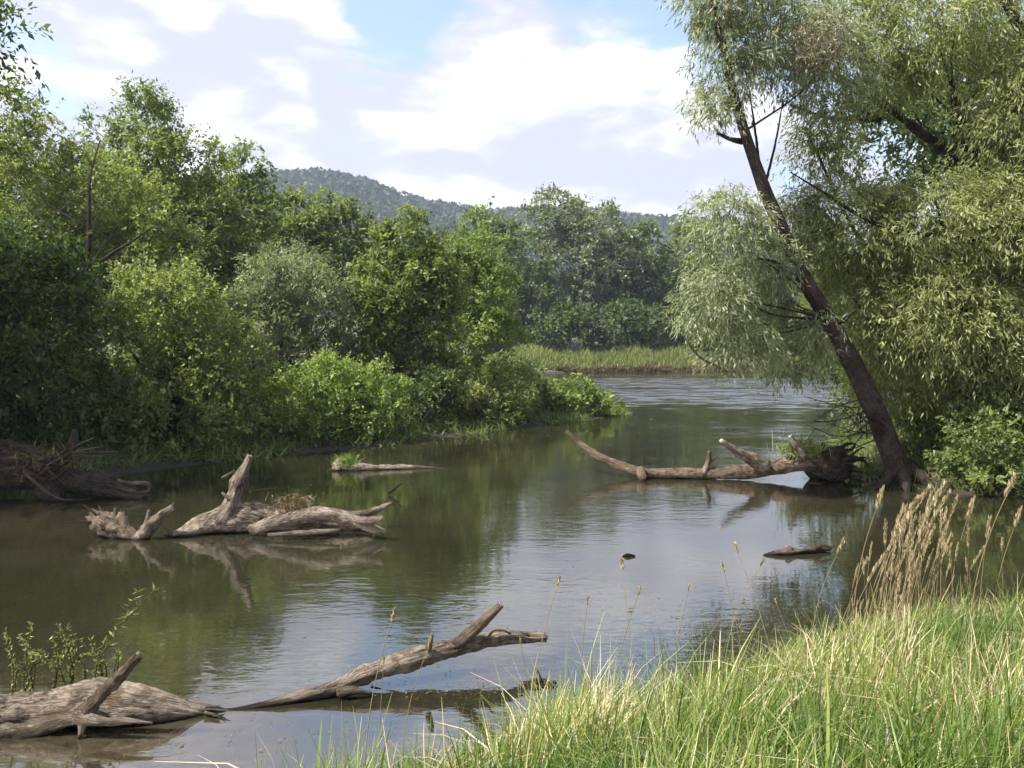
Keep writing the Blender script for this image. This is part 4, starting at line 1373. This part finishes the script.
def floating_bits():
    rng = np.random.default_rng(90)
    xs, ys = [], []
    for (px, py, sx, sy, n) in ((740, 620, 40, 16, 420), (490, 690, 60, 7, 260), (300, 740, 120, 14, 160), (380, 441, 50, 3, 260), (560, 640, 130, 40, 60), (300, 600, 140, 50, 40), (640, 420, 110, 14, 160), (760, 500, 60, 40, 30)):
        for _ in range(n):
            q = on_water(rng.normal(px, sx), max(400, rng.normal(py, sy)))
            xs.append(q.x)
            ys.append(q.y)
    x, y = np.array(xs), np.array(ys)
    k = (ground_z(x, y) < 0.0)
    x, y = x[k], y[k]
    n = len(x)
    a = rng.uniform(0, 2 * math.pi, n)
    A = np.stack([np.cos(a), np.sin(a), np.zeros(n)], -1)
    s = rng.lognormal(-0.5, 0.45, n) * np.clip(y / 8.0, 0.7, 2.6)
    V, Fq = kites(np.stack([x, y, rng.uniform(0.006, 0.012, n)], -1), A, np.tile((0, 0, 1.0), (n, 1)), 0.035 * s, 0.015 * s, cup=-0.1)
    tag(arr_mesh("floating_debris", V, Fq, M['leaf_brown'], tint=rng.uniform(0, 1, n)), "scattered leaf scraps and scum drifting on the river", "debris", kind="stuff")
    # dark thin water weeds standing off the near shore
    x, y = scatter_in(4000, 0.9, 2.9, 6.3, 8.6, lambda a, b: (signed_dist(a, b, NEAR_BANK) < -0.02) & (signed_dist(a, b, NEAR_BANK) > -0.9), rng)
    x, y = x[:330], y[:330]
    n = len(x)
    V, Fq = blades(np.stack([x, y, np.full(n, -0.02)], -1), rng.normal(size=(n, 3)) * 0.4 + np.array((0, 0, 1.0)), rng.uniform(0.05, 0.22, n), rng.uniform(0.003, 0.007, n), rng.normal(0, 0.6, n), rng)
    tag(arr_mesh("water_weed", V, Fq, M['leaf_tall'], tint=rng.uniform(0, 0.6, len(Fq))), "dark thin weeds standing in the shallows off the near bank", "water weed", kind="stuff")


floating_bits()
far_reeds()
far_tall_grass()
undergrowth()
bank_grass()
rs = np.random.default_rng(77)
sp = []
for i in range(66):
    x = rs.normal(922, 29)
    y = 484 + rs.uniform(0, 1) ** 1.3 * 95 + max(0, 935 - x) * 0.75
    sp.append((x, min(y, 600), rs.uniform(6.0, 7.3), rs.uniform(-1.2, 1.2), 1))
stalks("tan dry seed-headed stalk in the dense clump below the leaning willow", "dry reed stalks in the clump", sp, 'straw', 0.24, 5, "reed_stalk", width=0.0036)
sp = [(x, y, d, r, 1) for x, y, d, r in ((975, 500, 6.6, .3), (990, 520, 6.4, -.2), (1016, 478, 6.0, .1), (1003, 540, 6.8, .5), (952, 545, 6.5, -.4), (1022, 510, 6.3, 0), (966, 560, 6.8, 2.8),
                                         (868, 560, 6.4, .2), (852, 600, 6.2, -.3), (845, 540, 6.5, .4), (884, 490, 6.7, .1))]
stalks("pale single seed stalk standing apart beside the dense tan clump", "single pale stalks on the right", sp, 'straw', 0.13, 6, "reed_stalk", width=0.005)
sp = [(x, y, d, r, 1) for x, y, d, r in ((560, 580, 5.2, .4), (588, 600, 5.0, .2), (640, 590, 5.4, -.6), (690, 585, 5.6, 2.6), (735, 545, 5.8, 2.4), (722, 565, 5.7, 2.8), (655, 645, 5.2, 2.0), (680, 630, 5.5, .2),
                                         (700, 650, 5.6, .3), (765, 560, 6.0, .1), (395, 612, 4.7, 0.3), (384, 660, 4.6, .1), (432, 640, 4.8, .5), (520, 640, 4.9, .1), (775, 600, 6.0, 2.4), (622, 560, 5.4, 2.2))]
stalks("thin lone grass stalk rising from the near shore before the open water", "thin stalks along the near shore", sp, 'straw', 0.055, 7, "grass_stalk", width=0.0008)

# pale boulder on the far bank
bm_tm = TubeMesh()
px_tube(bm_tm, [(566, 347, 84, 4), (570, 345, 84, 6), (577, 345, 84, 7), (582, 347, 84, 4)], sides=14, step=0.2, lump=0.25, ridge=0.1, seed=50)
tag(bm_tm.build("boulder", M['stone']), "pale boulder at the left end of the far reeds", "rock")


# ------------------------------------------------------------------ summer haze
def haze():
    m, k, out = new_mat("haze_air")
    pv = k.n('ShaderNodeVolumePrincipled')
    pv.inputs['Color'].default_value = (0.66, 0.78, 0.96, 1)
    pv.inputs['Density'].default_value = 0.00038
    pv.inputs['Anisotropy'].default_value = 0.2
    k.t.links.new(pv.outputs[0], out.inputs['Volume'])
    x0, x1, y0, y1, z0, z1 = -900, 900, -32, 1590, -2.2, 190
    V = np.array([(x, y, z) for z in (z0, z1) for y in (y0, y1) for x in (x0, x1)], float)
    Fq = np.array([(0, 2, 3, 1), (4, 5, 7, 6), (0, 1, 5, 4), (2, 6, 7, 3), (0, 4, 6, 2), (1, 3, 7, 5)])
    tag(arr_mesh("haze", V, Fq, m), "thin bluish summer haze", "haze", kind="stuff")


haze()
